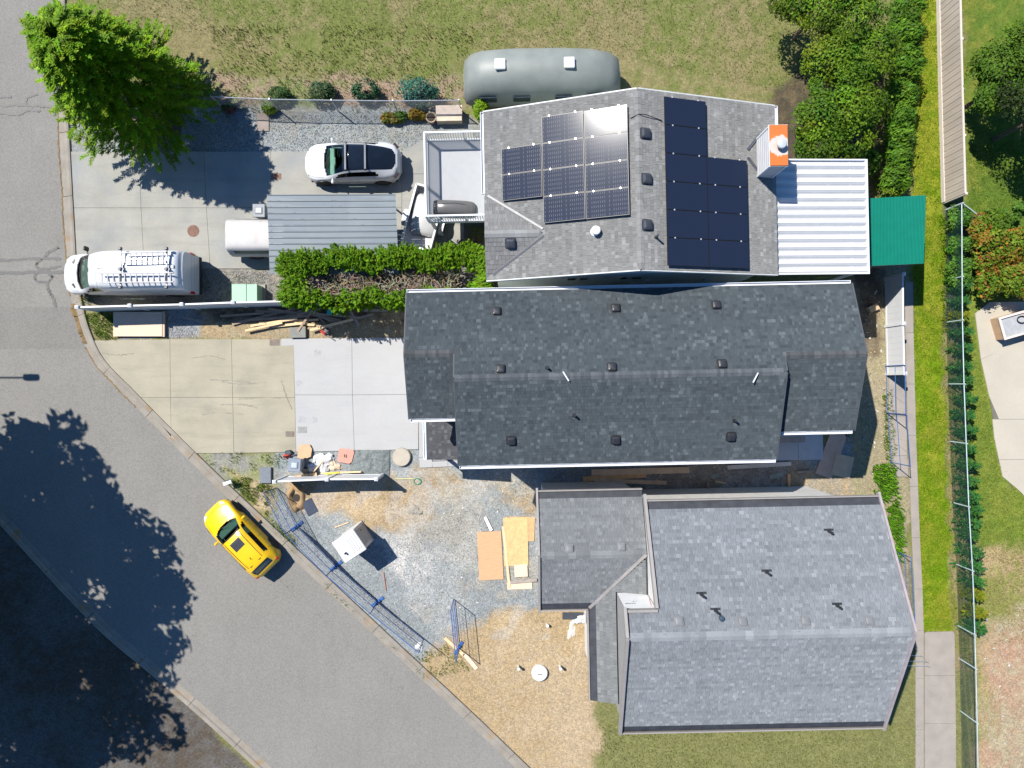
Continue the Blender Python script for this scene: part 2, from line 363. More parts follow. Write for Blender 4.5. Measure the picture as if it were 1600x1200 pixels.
# a square of newer asphalt across the lane
kr = [p for p in KRs]
def kr_x(py):
    y = G(0, py).y
    for a, b in zip(KRs, KRs[1:]):
        if (a.y-y)*(b.y-y) <= 0: t = (y-a.y)/(b.y-a.y+1e-9); return a.x+(b.x-a.x)*t
struct('asphalt_patch', MB().prism([(G(-176,480).x, G(0,480).y), (kr_x(480)-.02, G(0,480).y), (kr_x(512)-.02, G(0,512).y), (kr_x(545)-.02, G(0,545).y), (G(-160,545).x, G(0,545).y)], .0, .026), asph2, parent=road)
tar = mat('tar_seal', (.058,.056,.054), .6, var=.2, scale=6)
def ribbon(mb, pts, wd, z, jit=.25):
    P = spline([G(p[0]+(rnd.uniform(-1.2,1.2) if 0 < i < len(pts)-1 else 0), p[1]+(rnd.uniform(-1.2,1.2) if 0 < i < len(pts)-1 else 0)) for i, p in enumerate(pts)], 9)
    if jit > .2: P = [p+Vector((rnd.uniform(-.03,.03), rnd.uniform(-.03,.03), 0)) for p in P]
    vs = []; fs = []
    for i, p in enumerate(P):
        a, b = P[max(i-1,0)], P[min(i+1,len(P)-1)]; d = (b-a).normalized(); n_ = Vector((-d.y, d.x, 0)); w_ = wd*(1+jit*rnd.uniform(-1,1))/2
        vs += [(p.x+n_.x*w_, p.y+n_.y*w_, z), (p.x-n_.x*w_, p.y-n_.y*w_, z)]
    mb.add(vs, [(2*i, 2*i+1, 2*i+3, 2*i+2) for i in range(len(P)-1)]); return mb
SEAL = [([(-170,398),(-60,405),(0,408),(30,406),(60,404),(95,405)], .15), ([(-170,420),(-80,428),(0,427),(22,428),(60,424),(100,426)], .16),
        ([(70,403),(78,394),(92,387)], .14), ([(66,405),(58,412),(58,420),(74,420),(96,415)], .12), ([(60,424),(55,432),(60,440),(74,440),(82,434),(76,428)], .11),
        ([(74,441),(77,455),(83,466),(88,480)], .14), ([(-120,166),(0,166),(40,164),(62,166)], .10), ([(-120,176),(0,177),(30,179),(45,172),(62,174)], .14), ([(40,165),(44,152),(60,148)], .10),
        ([(0,152),(18,151)], .12), ([(62,166),(90,170)], .09)]
for k, (p, wd) in enumerate(SEAL): struct('crack_seal', ribbon(MB(), p, wd, .030+.0012*k), tar, parent=road)
# kerbs in cast sections
kerbm = mat('kerb_concrete', (.198,.178,.150), .9, var=.16, scale=1.6, fvar=.1, fscale=20, tint=(.22,.145,.075), tscale=1.3, tlo=.56, thi=.74)
def kerb(name, P, side, seglen=3.0):
    root = struct(name, MB().prism([(p.x, p.y) for p in P]+[(p.x+side*.3, p.y+.2) for p in reversed(P)], -.06, .002), kerbm)
    prof = [(-.02,.028), (.26,.045), (.32,.10), (.42,.115), (.50,.10), (.52,.0)]
    acc = 0; cur = [P[0]]
    def emit(Q):
        vs = []; fs = []; m = len(prof)
        for i, p in enumerate(Q):
            a, b = Q[max(i-1,0)], Q[min(i+1,len(Q)-1)]; d = (b-a).normalized(); n_ = Vector((-d.y, d.x, 0))*side
            e = d*.012*(1 if i == 0 else -1 if i == len(Q)-1 else 0)
            for o_, z_ in prof: vs.append((p.x+e.x+n_.x*o_, p.y+e.y+n_.y*o_, z_))
        for i in range(len(Q)-1):
            for j in range(m-1): fs.append((i*m+j, i*m+j+1, (i+1)*m+j+1, (i+1)*m+j))
        fs += [tuple(range(m)), tuple(range((len(Q)-1)*m+m-1, (len(Q)-1)*m-1, -1))]
        struct('kerb_section', MB().add(vs, fs), kerbm, parent=root)
    for a, b in zip(P, P[1:]):
        acc += (b-a).length; cur.append(b)
        if acc > seglen: emit(cur); cur = [b]; acc = 0
    if len(cur) > 1: emit(cur)
    return root
def clipy(P): return [p for p in P if -23 < p.y < 24]
kerb('kerb_right', clipy(KRs), 1); kerb('kerb_left', clipy(KLs), -1)
# dirt and weeds caught along the gutter
gd = mat('gutter_dirt', (.14,.092,.04), .95, var=.4, scale=4)
gm = MB()
for a, b in [(150,470),(540,640)]:
    pts = [(c, r) for c, r in [((p.x*F/H+800), 600-p.y*F/H) for p in KRs] if a < r < b]
    ribbon(gm, [(c-1.5, r) for c, r in pts[::3]], .06, .034, .6)
for a, b in [(470,540)]:
    pts = [(c, r) for c, r in [((p.x*F/H+800), 600-p.y*F/H) for p in KRs] if a < r < b]
    ribbon(gm, [(c+1, r) for c, r in pts[::2]], .26, .037, .4)
tag(link('gutter_dirt', raw('gutter_dirt', gm.v, gm.f), gd), 'brown dirt washed along the gutter of the right kerb', 'dirt', kind='stuff')

# concrete slabs -----------------------------------------------------
c_old = mat('concrete_old', (.238,.232,.205), .9, var=.09, scale=.9, fvar=.05, fscale=14, tint=(.20,.205,.20), tscale=.6, tlo=.45, thi=.7, streak=((.3,2.2,1),0,.6,(.175,.172,.155)))
c_beige = mat('concrete_beige', (.266,.243,.183), .9, var=.08, scale=.8, fvar=.05, fscale=14, tint=(.225,.21,.165), tscale=.7, tlo=.5, thi=.72, streak=((.35,2.4,1),R(4),.6,(.195,.18,.138)))
c_new = mat('concrete_new', (.298,.296,.293), .85, var=.04, scale=.7, fvar=.05, fscale=22, tint=(.30,.302,.306), tscale=.8, tlo=.5, thi=.75, streak=((.5,2.6,1),0,.5,(.265,.267,.27)))
c_patio = mat('concrete_patio', (.33,.30,.245), .9, var=.06, scale=.8, fvar=.04, fscale=14)
c_path = mat('concrete_path', (.225,.20,.175), .9, var=.12, scale=1.5, fvar=.08, fscale=20)
joint = mat('joint_dirt', (.115,.105,.088), .95)
def shrink(poly, d):
    n = len(poly); a = sum(poly[i][0]*poly[(i+1)%n][1]-poly[(i+1)%n][0]*poly[i][1] for i in range(n)); sg = 1 if a > 0 else -1; out = []
    for i in range(n):
        p0, p1, p2 = (Vector(poly[(i+k)%n]) for k in (-1,0,1)); d1 = (p1-p0).normalized(); d2 = (p2-p1).normalized()
        n1_, n2_ = Vector((-d1.y, d1.x))*sg, Vector((-d2.y, d2.x))*sg; m_ = (n1_+n2_); m_ = m_/max(m_.length_squared/2, .4)
        out.append(tuple(p1+m_*d))
    return out
def slabs(name, outline, cells, m, zt=.05, gap=.0075):
    root = struct(name, MB().prism([g2(p) for p in outline], -.02, .026), joint)
    for c in cells: struct('slab', MB().prism(shrink([g2(p) for p in c], gap), .0, zt), m, parent=root)
    return root
def kx(py): return kr_x(py)*F/H+800+15
ys = [237, 325, 420]; xs_t, xs_m, xs_b = [109,218,319,423,525,628], [114,221,323,424,526,628], [119,226,329,427,527,628]
cells = [[(xs_t[i],237),(xs_t[i+1],237),(xs_m[i+1],325),(xs_m[i],325)] for i in range(5)] + [[(xs_m[i],325),(xs_m[i+1],325),(xs_b[i+1],420),(xs_b[i],420)] for i in range(5)]
cells += [[(628,237),(672,212),(740,205),(740,272),(628,272)], [(628,272),(740,272),(740,350),(628,350)], [(628,350),(700,350),(700,420),(628,420)], [(700,350),(725,350),(725,408),(700,412)]]
slabs('driveway_upper', [(112,240),(625,240),(670,214),(738,207),(738,348),(723,405),(122,417)], cells, c_old)
up = [p for p in KRs]; 
def kpt(py): return (kx(py), py)
b1 = [kpt(y) for y in (532,545,560,575,590,605,621)]; b2 = [kpt(y) for y in (621,640,660,680,706)]
c1 = b1+[(267,621),(266,532)]
c3 = [kpt(y) for y in (621,640,660,683)]+[(268,690),(267,621)]
c3 = [q for q in c3]
cellsb = [b1+[(267,621),(266,530)], [(266,530),(362,530),(364,621),(267,621)], [(362,530),(459,530),(461,621),(364,621)],
          [kpt(621),kpt(640),kpt(660),kpt(676),(268,676+6),(267,621)], [(267,621),(364,621),(366,708),kpt(708),kpt(697),(268,683)], [(364,621),(461,621),(463,706),(366,708)]]
slabs('driveway_beige', b1+b2[1:]+[(463,705),(459,531)], cellsb, c_beige)
cn = [[(440,529),(550,528),(551,617),(461,617),(459,540),(440,541)], [(550,528),(654,527),(654,616),(551,617)], [(461,617),(551,617),(554,704),(463,706)], [(551,617),(654,616),(654,702),(554,704)],
      [(654,640),(675,640),(675,714),(655,715)], [(655,715),(675,714),(676,730),(656,731)], [(675,721),(700,720),(700,729),(676,730)], [(700,720),(735,719),(735,728),(700,729)]]
slabs('driveway_new', [(442,530),(652,529),(673,640),(674,720),(733,720),(733,727),(657,730),(655,702),(464,704),(461,540)], cn, c_new, zt=.058)
slabs('rear_pad', [(1190,662),(1284,660),(1285,718),(1190,720)], [[(1190,660),(1246,660),(1247,719),(1190,720)], [(1246,660),(1285,660),(1286,718),(1247,719)]], mat('concrete_pad', (.34,.35,.36), .9, var=.06), zt=.06)
pc = []
PXL, PXR = [(1413,440),(1414,520),(1416,600),(1418,680),(1421,760),(1424,840),(1428,920),(1430,985),(1430,1060),(1430,1140),(1430,1220),(1430,1290)], None
pc += [[(1388,588),(1413.5,588),(1415,650),(1388,650)], [(1388,650),(1415,650),(1417,712),(1390,712)], [(1390,712),(1417,712),(1419,745),(1402,745),(1396,732)]]
for a, b in zip(PXL, PXL[1:]): pc.append([a, (a[0]+13, a[1]), (b[0]+13, b[1]), b])
slabs('path', [(p[0]+.5, p[1]) for p in PXL]+[(p[0]+12.5, p[1]) for p in reversed(PXL)], pc, c_path, zt=.045)
slabs('path_pad', [(1445,987),(1491,987),(1492,1290),(1446,1290)], [[(1444,990),(1447,987),(1489,986),(1491,990),(1492,1055),(1444,1055)], [(1444,1055),(1492,1055),(1493,1130),(1444,1130)], [(1444,1130),(1493,1130),(1494,1290),(1444,1290)]], c_path, zt=.045)
pt = [[(1523,490),(1545,472),(1700,470),(1700,482),(1532,562)], [(1532,562),(1605,526),(1700,610),(1700,655),(1560,655),(1545,620)], [(1605,526),(1700,482),(1700,610)], [(1550,655),(1700,655),(1700,718),(1560,718),(1553,685)],
      [(1560,718),(1700,718),(1700,860),(1640,815),(1590,765),(1566,745)]]
slabs('patio', [(1524,491),(1545,474),(1698,472),(1698,856),(1640,812),(1590,762),(1561,718),(1546,620)], pt, c_patio)
# covers let into the concrete
rust = mat('cast_iron_rust', (.155,.085,.06), .8, var=.3, scale=9)
o = solo('manhole_cover', MB().lathe((0,0,.05), [(.30,0),(.30,.010),(.27,.014),(.245,.009),(.05,.009),(.04,.016),(.0,.016)], 22), rust, 'round rusty manhole cover set in the upper driveway', 'manhole', G(302.5,361))
for k in range(-3,4):
    wl = math.sqrt(.24**2-(k*.065)**2); part('rib', MB().box((0,k*.065,.063), (wl*1.9,.028,.010)), rust, o)
def valve(px, py, wx, wy, m, label):
    t = thing('meter_box', label, 'utility lid', G(px,py))
    part('frame', MB().box((0,0,.052), (wx,wy,.014)), m, t)
    part('lid', MB().box((0,0,.058), (wx-.06,wy-.06,.012), bev=.004), m, t)
    for k in (-1,0,1): part('rib', MB().box((0,k*wy*.22,.066), (wx-.14,.02,.006)), m, t)
valve(432,276, .50,.30, rust, 'rectangular rusty water meter lid beside the white car')
lidm = mat('lid_brown', (.15,.125,.105), .85, var=.25, scale=8)
lidg = mat('lid_grey', (.215,.215,.21), .85, var=.15, scale=8)
valve(429.5,535, .5,.32, lidm, 'brown square lid at the top corner where old and new concrete meet')
valve(453.5,678, .44,.28, lidm, 'brown lid in the beige slab beside the grey lid')
valve(473,671.5, .48,.32, lidg, 'grey lid let into the new white slab')
valve(707,379, .36,.36, lidg, 'grey drain lid on the concrete behind the trailer')

mk = mat('hairline_crack', (.13,.118,.095), .95); mk2 = mat('tyre_scuff', (.205,.19,.152), .9)
for p, wd in (([(440,595),(447,612),(452,628),(457,640)], .03), ([(459,532),(470,545),(476,556)], .03), ([(160,552),(185,556),(210,552)], .02), ([(300,560),(330,556),(352,562)], .018)):
    o_ = struct('slab_crack', ribbon(MB(), p, wd, .0535, .6), mk, parent=bpy.data.objects['driveway_beige'])
for k in range(5):
    y_ = rnd.uniform(545,690); x_ = rnd.uniform(300,380); struct('scuff_mark', ribbon(MB(), [(x_,y_),(x_+rnd.uniform(20,50),y_+rnd.uniform(-4,4)),(x_+rnd.uniform(55,75),y_+rnd.uniform(-8,8))], .05, .0532+.0002*k, .8), mk2, parent=bpy.data.objects['driveway_beige'])
sm = mat('slab_stain', (.262,.265,.268), .9, var=.15, scale=8)
for x_, y_, a_, b_ in ((497,551,.36,.30),(468,599,.3,.3),(472,655,.42,.30),(492,656,.26,.3)):
    p_ = G(x_,y_); pts_ = [(p_.x+a_/2*(1+.15*math.sin(5*t_))*math.copysign(abs(math.cos(t_))**.5,math.cos(t_)), p_.y+b_/2*(1+.15*math.cos(3*t_))*math.copysign(abs(math.sin(t_))**.5,math.sin(t_)), .0605) for t_ in [2*math.pi*k/18 for k in range(18)]]
    struct('stain', MB().add(pts_, [tuple(range(18))]), sm, parent=bpy.data.objects['driveway_new'])
# ================================================================== HOUSES (all turned 1.2 degrees)
ROT = R(1.2); cR, sR = math.cos(ROT), math.sin(ROT)
class House:
    def __init__(s, name, label, c):
        s.c = c; s.o = thing(name, label, 'house', (c[0]*cR-c[1]*sR, c[0]*sR+c[1]*cR, 0), ROT)
    def part(s, name, mb, m, parent=None, smooth=False, kind=None, label=None):
        v = [(p[0]-s.c[0], p[1]-s.c[1], p[2]) for p in mb.v]
        o = link(name, raw(name, v, mb.f, mb.c, smooth), m, parent or s.o)
        if kind: o['kind'] = kind
        if label: o['label'] = label
        return o
def hl(px, py, z):
    "pixel at height z -> turned frame"
    p = G(px, py, z); return (p.x*cR+p.y*sR, -p.x*sR+p.y*cR)

class Plane:
    "roof plane: eave point, uphill plan direction, pitch"
    def __init__(s, p0, z0, up, pitch): s.p0 = p0; s.z0 = z0; s.u = up; s.t = math.tan(R(pitch)); s.pitch = pitch
    def z(s, x, y): return s.z0+((x-s.p0[0])*s.u[0]+(y-s.p0[1])*s.u[1])*s.t
    def nrm(s): return Vector((-s.u[0]*s.t, -s.u[1]*s.t, 1)).normalized()
def shingle(mb, poly, pl, base, light, dark, skip=0.0, expo=.143, lift=.011, contrast=1.0, wr=(.07,.22)):
    e = expo*math.cos(R(pl.pitch)); ux, uy = pl.u; ax, ay = -uy, ux        # along-eave direction
    B = [(p[0]-pl.p0[0])*ux+(p[1]-pl.p0[1])*uy for p in poly]; A = [(p[0]-pl.p0[0])*ax+(p[1]-pl.p0[1])*ay for p in poly]
    n = len(poly); b0 = min(B)+skip; bmax = max(B); k = 0
    base, light, dark = Vector(base), Vector(light), Vector(dark)
    while b0+k*e < bmax-.01:
        lo, hi = b0+k*e, min(b0+(k+1)*e, bmax); mid = (lo+hi)/2; xs = []
        for i in range(n):
            j = (i+1)%n
            if (B[i] > mid) != (B[j] > mid): xs.append(A[i]+(A[j]-A[i])*(mid-B[i])/(B[j]-B[i]))
        xs.sort(); rowj = rnd.uniform(.94, 1.06)
        for a0, a1 in zip(xs[::2], xs[1::2]):
            a = a0
            while a < a1-.005:
                wd = rnd.uniform(*wr); b_ = min(a+wd, a1)
                if a1-b_ < .05: b_ = a1
                r = rnd.random(); c = base.lerp(light, rnd.uniform(.3,1)*contrast) if r < .13 else base.lerp(dark, rnd.uniform(.1,.8)*contrast) if r < .36 else base.lerp(light, rnd.uniform(-.12,.18))
                c = c*rowj*rnd.uniform(.95,1.05); th = lift*rnd.choice((.6,1.0,1.5))
                def P(aa, bb, dz): 
                    x, y = pl.p0[0]+ax*aa+ux*bb, pl.p0[1]+ay*aa+uy*bb; return (x, y, pl.z0+bb*pl.t+dz)
                g = .003
                mb.add([P(a+g,lo-.012,th), P(b_-g,lo-.012,th), P(b_-g,hi,.004), P(a+g,hi,.004), P(a+g,lo-.012,0), P(b_-g,lo-.012,0)], [(0,1,2,3), (4,5,1,0)], tuple(c))
                a = b_
        k += 1
    return mb
shm = mat('shingle', rough=.95, var=.07, scale=.8, fvar=.22, fscale=55, attr=True, spec=.12, bump=.4, bscale=70)
deck_dark = mat('roof_deck', (.035,.037,.042), .9)
fascia_w = mat('fascia_white', (.5,.51,.53), .45, var=.05)
fascia_g = mat('fascia_grey', (.215,.20,.19), .7, var=.08)
gut_w = mat('gutter_white', (.52,.53,.55), .35, var=.03)
underlay = mat('underlay', (.026,.028,.034), .7, var=.35, scale=3, bump=.3, bscale=6)
wall_sage = mat('siding_sage', (.66,.73,.69), .75, var=.05)
wall_grey = mat('siding_grey', (.60,.60,.59), .8, var=.05)
wall_wrap = mat('house_wrap', (.50,.49,.475), .7, var=.1)
trim_w = mat('trim_white', (.52,.53,.545), .5, var=.03)
black_pl = mat('black_plastic', (.020,.021,.024), .42, var=.2, scale=9)
dark_metal = mat('dark_metal', (.06,.065,.075), .45, metal=.5)
pane_m = mat('window_pane', (.03,.04,.05), .06, spec=.8)
flash_m = mat('valley_metal', (.26,.255,.25), .6)
def slab_roof(h, poly, pl, th=.14, m=None): return h.part('roof_deck', MB().prism(poly, lambda x, y: pl.z(x,y)-th, lambda x, y: pl.z(x,y)), m or deck_dark)
def gable_wall(x0, x1, y0, y1, ze0, ze1, yr, zr, along='x'):
    "pentagon prism: ridge runs along x at y=yr (or along y at x=yr)"
    mb = MB()
    if along == 'x': pr = [(y0,0),(y1,0),(y1,ze1),(yr,zr),(y0,ze0)]; vs = [(x, p[0], p[1]) for x in (x0,x1) for p in pr]
    else: pr = [(x0,0),(x1,0),(x1,ze1),(yr,zr),(x0,ze0)]; vs = [(p[0], y, p[1]) for y in (y0,y1) for p in pr]
    fs = [(0,1,2,3,4), (9,8,7,6,5)]+[(i, i+5, (i+1)%5+5, (i+1)%5) for i in range(5)]
    return mb.add(vs, fs)
def ridge_caps(mb, p, q, base, light, wd=.30, step=.14, drop=.055):
    p, q = Vector(p), Vector(q); d = (q-p); L_ = d.length; d.normalize(); s_ = d.cross(Vector((0,0,1))).normalized(); n_ = int(L_/step)
    for k in range(n_):
        a, b = p+d*(k*step), p+d*min((k+1)*step+.01, L_); c = Vector(base).lerp(Vector(light), rnd.uniform(-.2,.9))*rnd.uniform(.92,1.08); u = Vector((0,0,1))
        v = [a-s_*wd/2-u*drop+u*.018, a+u*.026, a+s_*wd/2-u*drop+u*.018, b-s_*wd/2-u*drop+u*.010, b+u*.016, b+s_*wd/2-u*drop+u*.010]
        mb.add(v, [(0,1,4,3), (1,2,5,4), (0,3,3,0) if False else (0,2,1)], tuple(c))
    return mb
def vent_mb(pl, x, y, s=.36, hgt=.15):
    "domed square roof vent on a flange, in the plane of the roof"
    n_ = pl.nrm(); u = Vector((pl.u[0], pl.u[1], pl.t)).normalized(); a = u.cross(n_).normalized(); o = Vector((x, y, pl.z(x,y))); mb = MB()
    rings = []
    for f, z in ((1.22,.016), (1.2,.02), (.86,.024), (.84,.05), (1.0,.055), (1.0,.085), (.88,hgt*.85), (.6,hgt), (.25,hgt*1.06)):
        ring = []
        for k in range(20):
            t = 2*math.pi*k/20; cx, sy = math.cos(t), math.sin(t); pw = .36
            px_, py_ = math.copysign(abs(cx)**pw, cx)*s/2*f, math.copysign(abs(sy)**pw, sy)*s/2*f
            ring.append(o+a*px_+u*py_+n_*z)
        rings.append(ring)
    vs = [p for r in rings for p in r]
    fs = [(i*20+k, i*20+(k+1)%20, (i+1)*20+(k+1)%20, (i+1)*20+k) for i in range(len(rings)-1) for k in range(20)]+[tuple(range((len(rings)-1)*20, len(rings)*20))]
    return mb.add(vs, fs)
def pipe_mb(pl, x, y, r=.05, hgt=.30, collar=.15):
    o = Vector((x, y, pl.z(x,y))); mb = MB(); mb.tube(o-Vector((0,0,.05)), o+Vector((0,0,hgt)), r, 10); mb.tube(o-Vector((0,0,.03)), o+Vector((0,0,.10)), collar*.62, 10, r2=r*1.05)
    return mb
def on_plane(pl, px, py):
    z = 6.0
    for _ in range(8): x, y = hl(px, py, z); z = pl.z(x, y)
    return x, y

# ------------------------------------------------------------------ dark-roofed house in the middle
h2 = House('house_dark_roof', 'long house with dark charcoal shingle roof between the two driveways and building lot', (4.9, .3))
CH = ((.052,.063,.070), (.084,.099,.109), (.037,.045,.051))
N2, S2 = Plane((0,3.905), 5.8, (0,-1), 20), Plane((0,-3.37), 5.8, (0,1), 20)
Sg, Sr = Plane((0,-1.36), 5.783, (0,1), 20), Plane((0,-2.23), 5.741, (0,1), 20)
RIDY, RIDZ = .27, N2.z(0,.27)
pN = [(-4.33,3.905),(14.33,3.905),(14.33,.92),(11.0,.92),(11.0,.27),(-2.3,.27),(-2.3,1.30),(-4.33,1.30)]
pS = [(-2.3,-3.37),(11.0,-3.37),(11.0,.268),(-2.3,.268)]; pG = [(-4.33,-1.36),(-2.26,-1.36),(-2.26,1.298),(-4.33,1.298)]; pR = [(10.96,-2.23),(14.33,-2.23),(14.33,.918),(10.96,.918)]
for nm, poly, pl in (('N',pN,N2), ('S',pS,S2), ('G',pG,Sg), ('R',pR,Sr)):
    slab_roof(h2, poly, pl); h2.part('shingles', shingle(MB(), poly, pl, *CH), shm, kind='stuff')
cap = MB(); ridge_caps(cap, (-2.3,.27,RIDZ), (11.0,.27,RIDZ), (.062,.07,.078), (.095,.105,.115)); ridge_caps(cap, (-4.33,1.3,N2.z(0,1.3)), (-2.25,1.3,N2.z(0,1.3)), (.06,.063,.066), (.085,.09,.095)); ridge_caps(cap, (10.95,.92,N2.z(0,.92)), (14.33,.92,N2.z(0,.92)), (.05,.053,.058), (.085,.09,.095))
h2.part('ridge_caps', cap, shm, kind='stuff')
h2.part('garage_wall', gable_wall(-3.95,-1.95,-.95,3.45, 5.62,5.62, 1.3,6.58), wall_grey)
h2.part('main_wall', gable_wall(-2.0,10.7,-2.95,3.45, 5.62,5.62, .27,6.98), wall_grey)
h2.part('rear_wall', gable_wall(10.6,13.95,-1.8,3.45, 5.62,5.62, .92,6.72), wall_grey)
def gutter(h, p, q, m=None, wd=.12):
    g = MB(); p, q = Vector(p), Vector(q); d = (q-p).normalized(); s_ = d.cross(Vector((0,0,1)))
    for off, hh in ((-wd/2,.10), (wd/2,.10)): g.beam(p+s_*off-Vector((0,0,.06)), q+s_*off-Vector((0,0,.06)), .025, hh)
    g.beam(p-Vector((0,0,.10)), q-Vector((0,0,.10)), wd, .02); g.beam(p-Vector((0,0,.05)), p+d*.02-Vector((0,0,.05)), wd, .10); g.beam(q-Vector((0,0,.05)), q-d*.02-Vector((0,0,.05)), wd, .10)
    return h.part('gutter', g, m or gut_w)
gutter(h2, (-4.33,3.98,5.80), (14.28,3.98,5.80)); gutter(h2, (-2.28,-3.45,5.80), (10.98,-3.45,5.80)); gutter(h2, (-4.30,-1.44,5.78), (-2.3,-1.44,5.78)); gutter(h2, (11.02,-2.31,5.74), (14.25,-2.31,5.74))
def rake(h, pts, m, wd=.05, ht=.22, dz=-.125, name='rake_board'):
    for a, b in zip(pts, pts[1:]): h.part(name, MB().beam((a[0],a[1],a[2]+dz), (b[0],b[1],b[2]+dz), wd, ht), m)
rk2 = mat('rake_dark', (.055,.06,.068), .7)
rake(h2, [(-4.36,3.9,5.8), (-4.36,1.3,N2.z(0,1.3)), (-4.36,-1.36,5.78)], rk2); rake(h2, [(14.36,3.9,5.8), (14.36,.92,N2.z(0,.92)), (14.36,-2.23,5.74)], rk2)
rake(h2, [(-2.33,1.28,N2.z(0,1.28)), (-2.33,.27,RIDZ), (-2.33,-3.37,5.8)], rk2); rake(h2, [(11.03,.90,N2.z(0,.9)), (11.03,.27,RIDZ), (11.03,-3.37,5.8)], rk2)
for px, py in ((776,487),(962,482),(1119,477),(782,577),(956,574),(1128,569)): h2.part('roof_vent', vent_mb(N2, *on_plane(N2,px,py)), black_pl, smooth=False)
for px, py in ((799,688),(962,687),(1142,682)): h2.part('roof_vent', vent_mb(S2, *on_plane(S2,px,py)), black_pl)
h2.part('vent_pipe', pipe_mb(N2, *on_plane(N2,855,575)), black_pl)
for px, py in ((897,649),(1147,657)): h2.part('vent_pipe', pipe_mb(S2, *on_plane(S2,px,py)), black_pl)
# porch roof in front
Pp = Plane((-4.05,0), 2.80, (1,0), 11)
pp = [(-4.0,-3.42),(-2.0,-3.42),(-2.0,-1.0),(-4.0,-1.0)]
slab_roof(h2, pp, Pp); h2.part('shingles', shingle(MB(), pp, Pp, (.065,.066,.071), (.11,.113,.118), (.045,.046,.05)), shm, kind='stuff')
gutter(h2, (-4.10,-3.40,2.80), (-4.10,-1.05,2.80), mat('gutter_pale', (.62,.68,.70), .4), .11)
for y in (-3.25,-1.25): h2.part('porch_post', MB().box((-3.85,y,1.35), (.14,.14,2.7)), trim_w)
h2.part('garage_door', MB().box((-3.96,1.3,1.15), (.06,3.6,2.2)), trim_w)
for x, y, w_, hh, z in ((2.0,-2.97,1.4,1.1,4.2),(6.0,-2.97,1.8,1.1,4.2),(9.0,-2.97,1.2,1.1,4.2),(3.0,-2.97,1.6,1.2,1.5),(8.0,-2.97,1.6,1.2,1.5)):
    wf = h2.part('window', MB().box((x,y,z), (w_,.05,hh)), trim_w); h2.part('pane', MB().box((x,y-.012,z), (w_-.14,.06,hh-.14)), pane_m, wf)
strip = MB(); 
for px, py, a in ((884,588,-58),(1181,590,62)):
    x, y = on_plane(N2, px, py); d = Vector((math.cos(R(a)), math.sin(R(a)), 0))*.22
    solo('paper_strip', MB().beam(Vector((x*cR-y*sR, x*sR+y*cR, RIDZ+.06))-d, Vector((x*cR-y*sR, x*sR+y*cR, RIDZ+.06))+d, .05, .01), trim_w, 'torn white paper strip lying on the dark ridge ' + ('by the middle vents' if px < 900 else 'towards its right end'), 'strip')

# ------------------------------------------------------------------ grey-roofed house with solar panels
h1 = House('house_solar', 'house with light grey shingle roof and solar panels beside the white deck', (5.2, 7.9))
LG = ((.178,.177,.171), (.25,.25,.245), (.132,.131,.128))
W1, E1 = Plane((-.96,0), 5.6, (1,0), 18), Plane((11.3,0), 5.6, (-1,0), 18); RX = 5.17; RZ1 = W1.z(RX,0)
pW = [(-.96,4.4),(RX,4.4),(RX,11.5),(-.96,11.5)]; pE = [(RX+.002,4.4),(11.3,4.4),(11.3,11.5),(RX+.002,11.5)]
for poly, pl in ((pW,W1),(pE,E1)): slab_roof(h1, poly, pl); h1.part('shingles', shingle(MB(), poly, pl, *LG, contrast=.8), shm, kind='stuff')
cx1, cy1 = 1.43, 6.18; zc = W1.z(cx1,0)                                    # small cross gable facing the deck side
CN, CS = Plane((0,7.93), 5.62, (0,-1), math.degrees(math.atan((zc-5.62)/1.75))), Plane((0,4.33), 5.52, (0,1), math.degrees(math.atan((zc-5.52)/1.85)))
pn, ps = [(-1.0,7.93),(-.8,7.93),(cx1,cy1),(-1.0,cy1)], [(-1.0,4.33),(-1.0,cy1-.002),(cx1,cy1-.002),(-.72,4.33)]
for poly, pl in ((pn,CN),(ps,CS)):
    slab_roof(h1, poly, pl, .10); h1.part('shingles', shingle(MB(), poly, pl, (.172,.171,.168), (.23,.232,.23), (.135,.134,.132), contrast=.7, expo=.19, lift=.016), shm, kind='stuff')
cap = MB(); ridge_caps(cap, (RX,4.4,RZ1), (RX,11.5,RZ1), (.17,.168,.163), (.225,.223,.22), step=.25); ridge_caps(cap, (-1.0,cy1,zc), (cx1,cy1,zc), (.19,.19,.188), (.25,.26,.26), step=.25)
h1.part('ridge_caps', cap, shm, kind='stuff')
h1.part('valley_flashing', MB().beam((-.86,7.95,5.66), (cx1-.03,cy1+.16,zc+.015), .09, .03), flash_m); h1.part('valley_flashing', MB().beam((-.70,4.60,5.70), (cx1,cy1-.12,zc+.02), .085, .035), mat('valley_dark', (.055,.06,.075), .6))
wl = h1.part('wall', gable_wall(-.55,10.9,4.62,11.25, 5.5,5.5, RX,RZ1-.13, 'y'), wall_sage)
sg = MB()
for k in range(26): sg.box((5.2,4.612,.3+k*.2), (11.4,.016,.17))
h1.part('siding', sg, wall_sage, kind='stuff')
rake(h1, [(-.96,4.37,5.6),(RX,4.37,RZ1),(11.3,4.37,5.6)], mat('rake_pale', (.42,.43,.42), .6)); rake(h1, [(-.96,11.53,5.6),(RX,11.53,RZ1),(11.3,11.53,5.6)], mat('rake_pale'))
gutter(h1, (-1.04,8.05,5.6), (-1.04,11.5,5.6)); gutter(h1, (11.38,9.3,5.6), (11.38,11.5,5.6))
for px, w_ in ((893,.45),(912,.4),(995,.5),(975,.35)):
    x, y = hl(px, 441, 4.2); wf = h1.part('window', MB().box((x,4.60,4.2), (w_,.05,.5)), trim_w); h1.part('pane', MB().box((x,4.588,4.2), (w_-.1,.05,.4)), pane_m, wf)
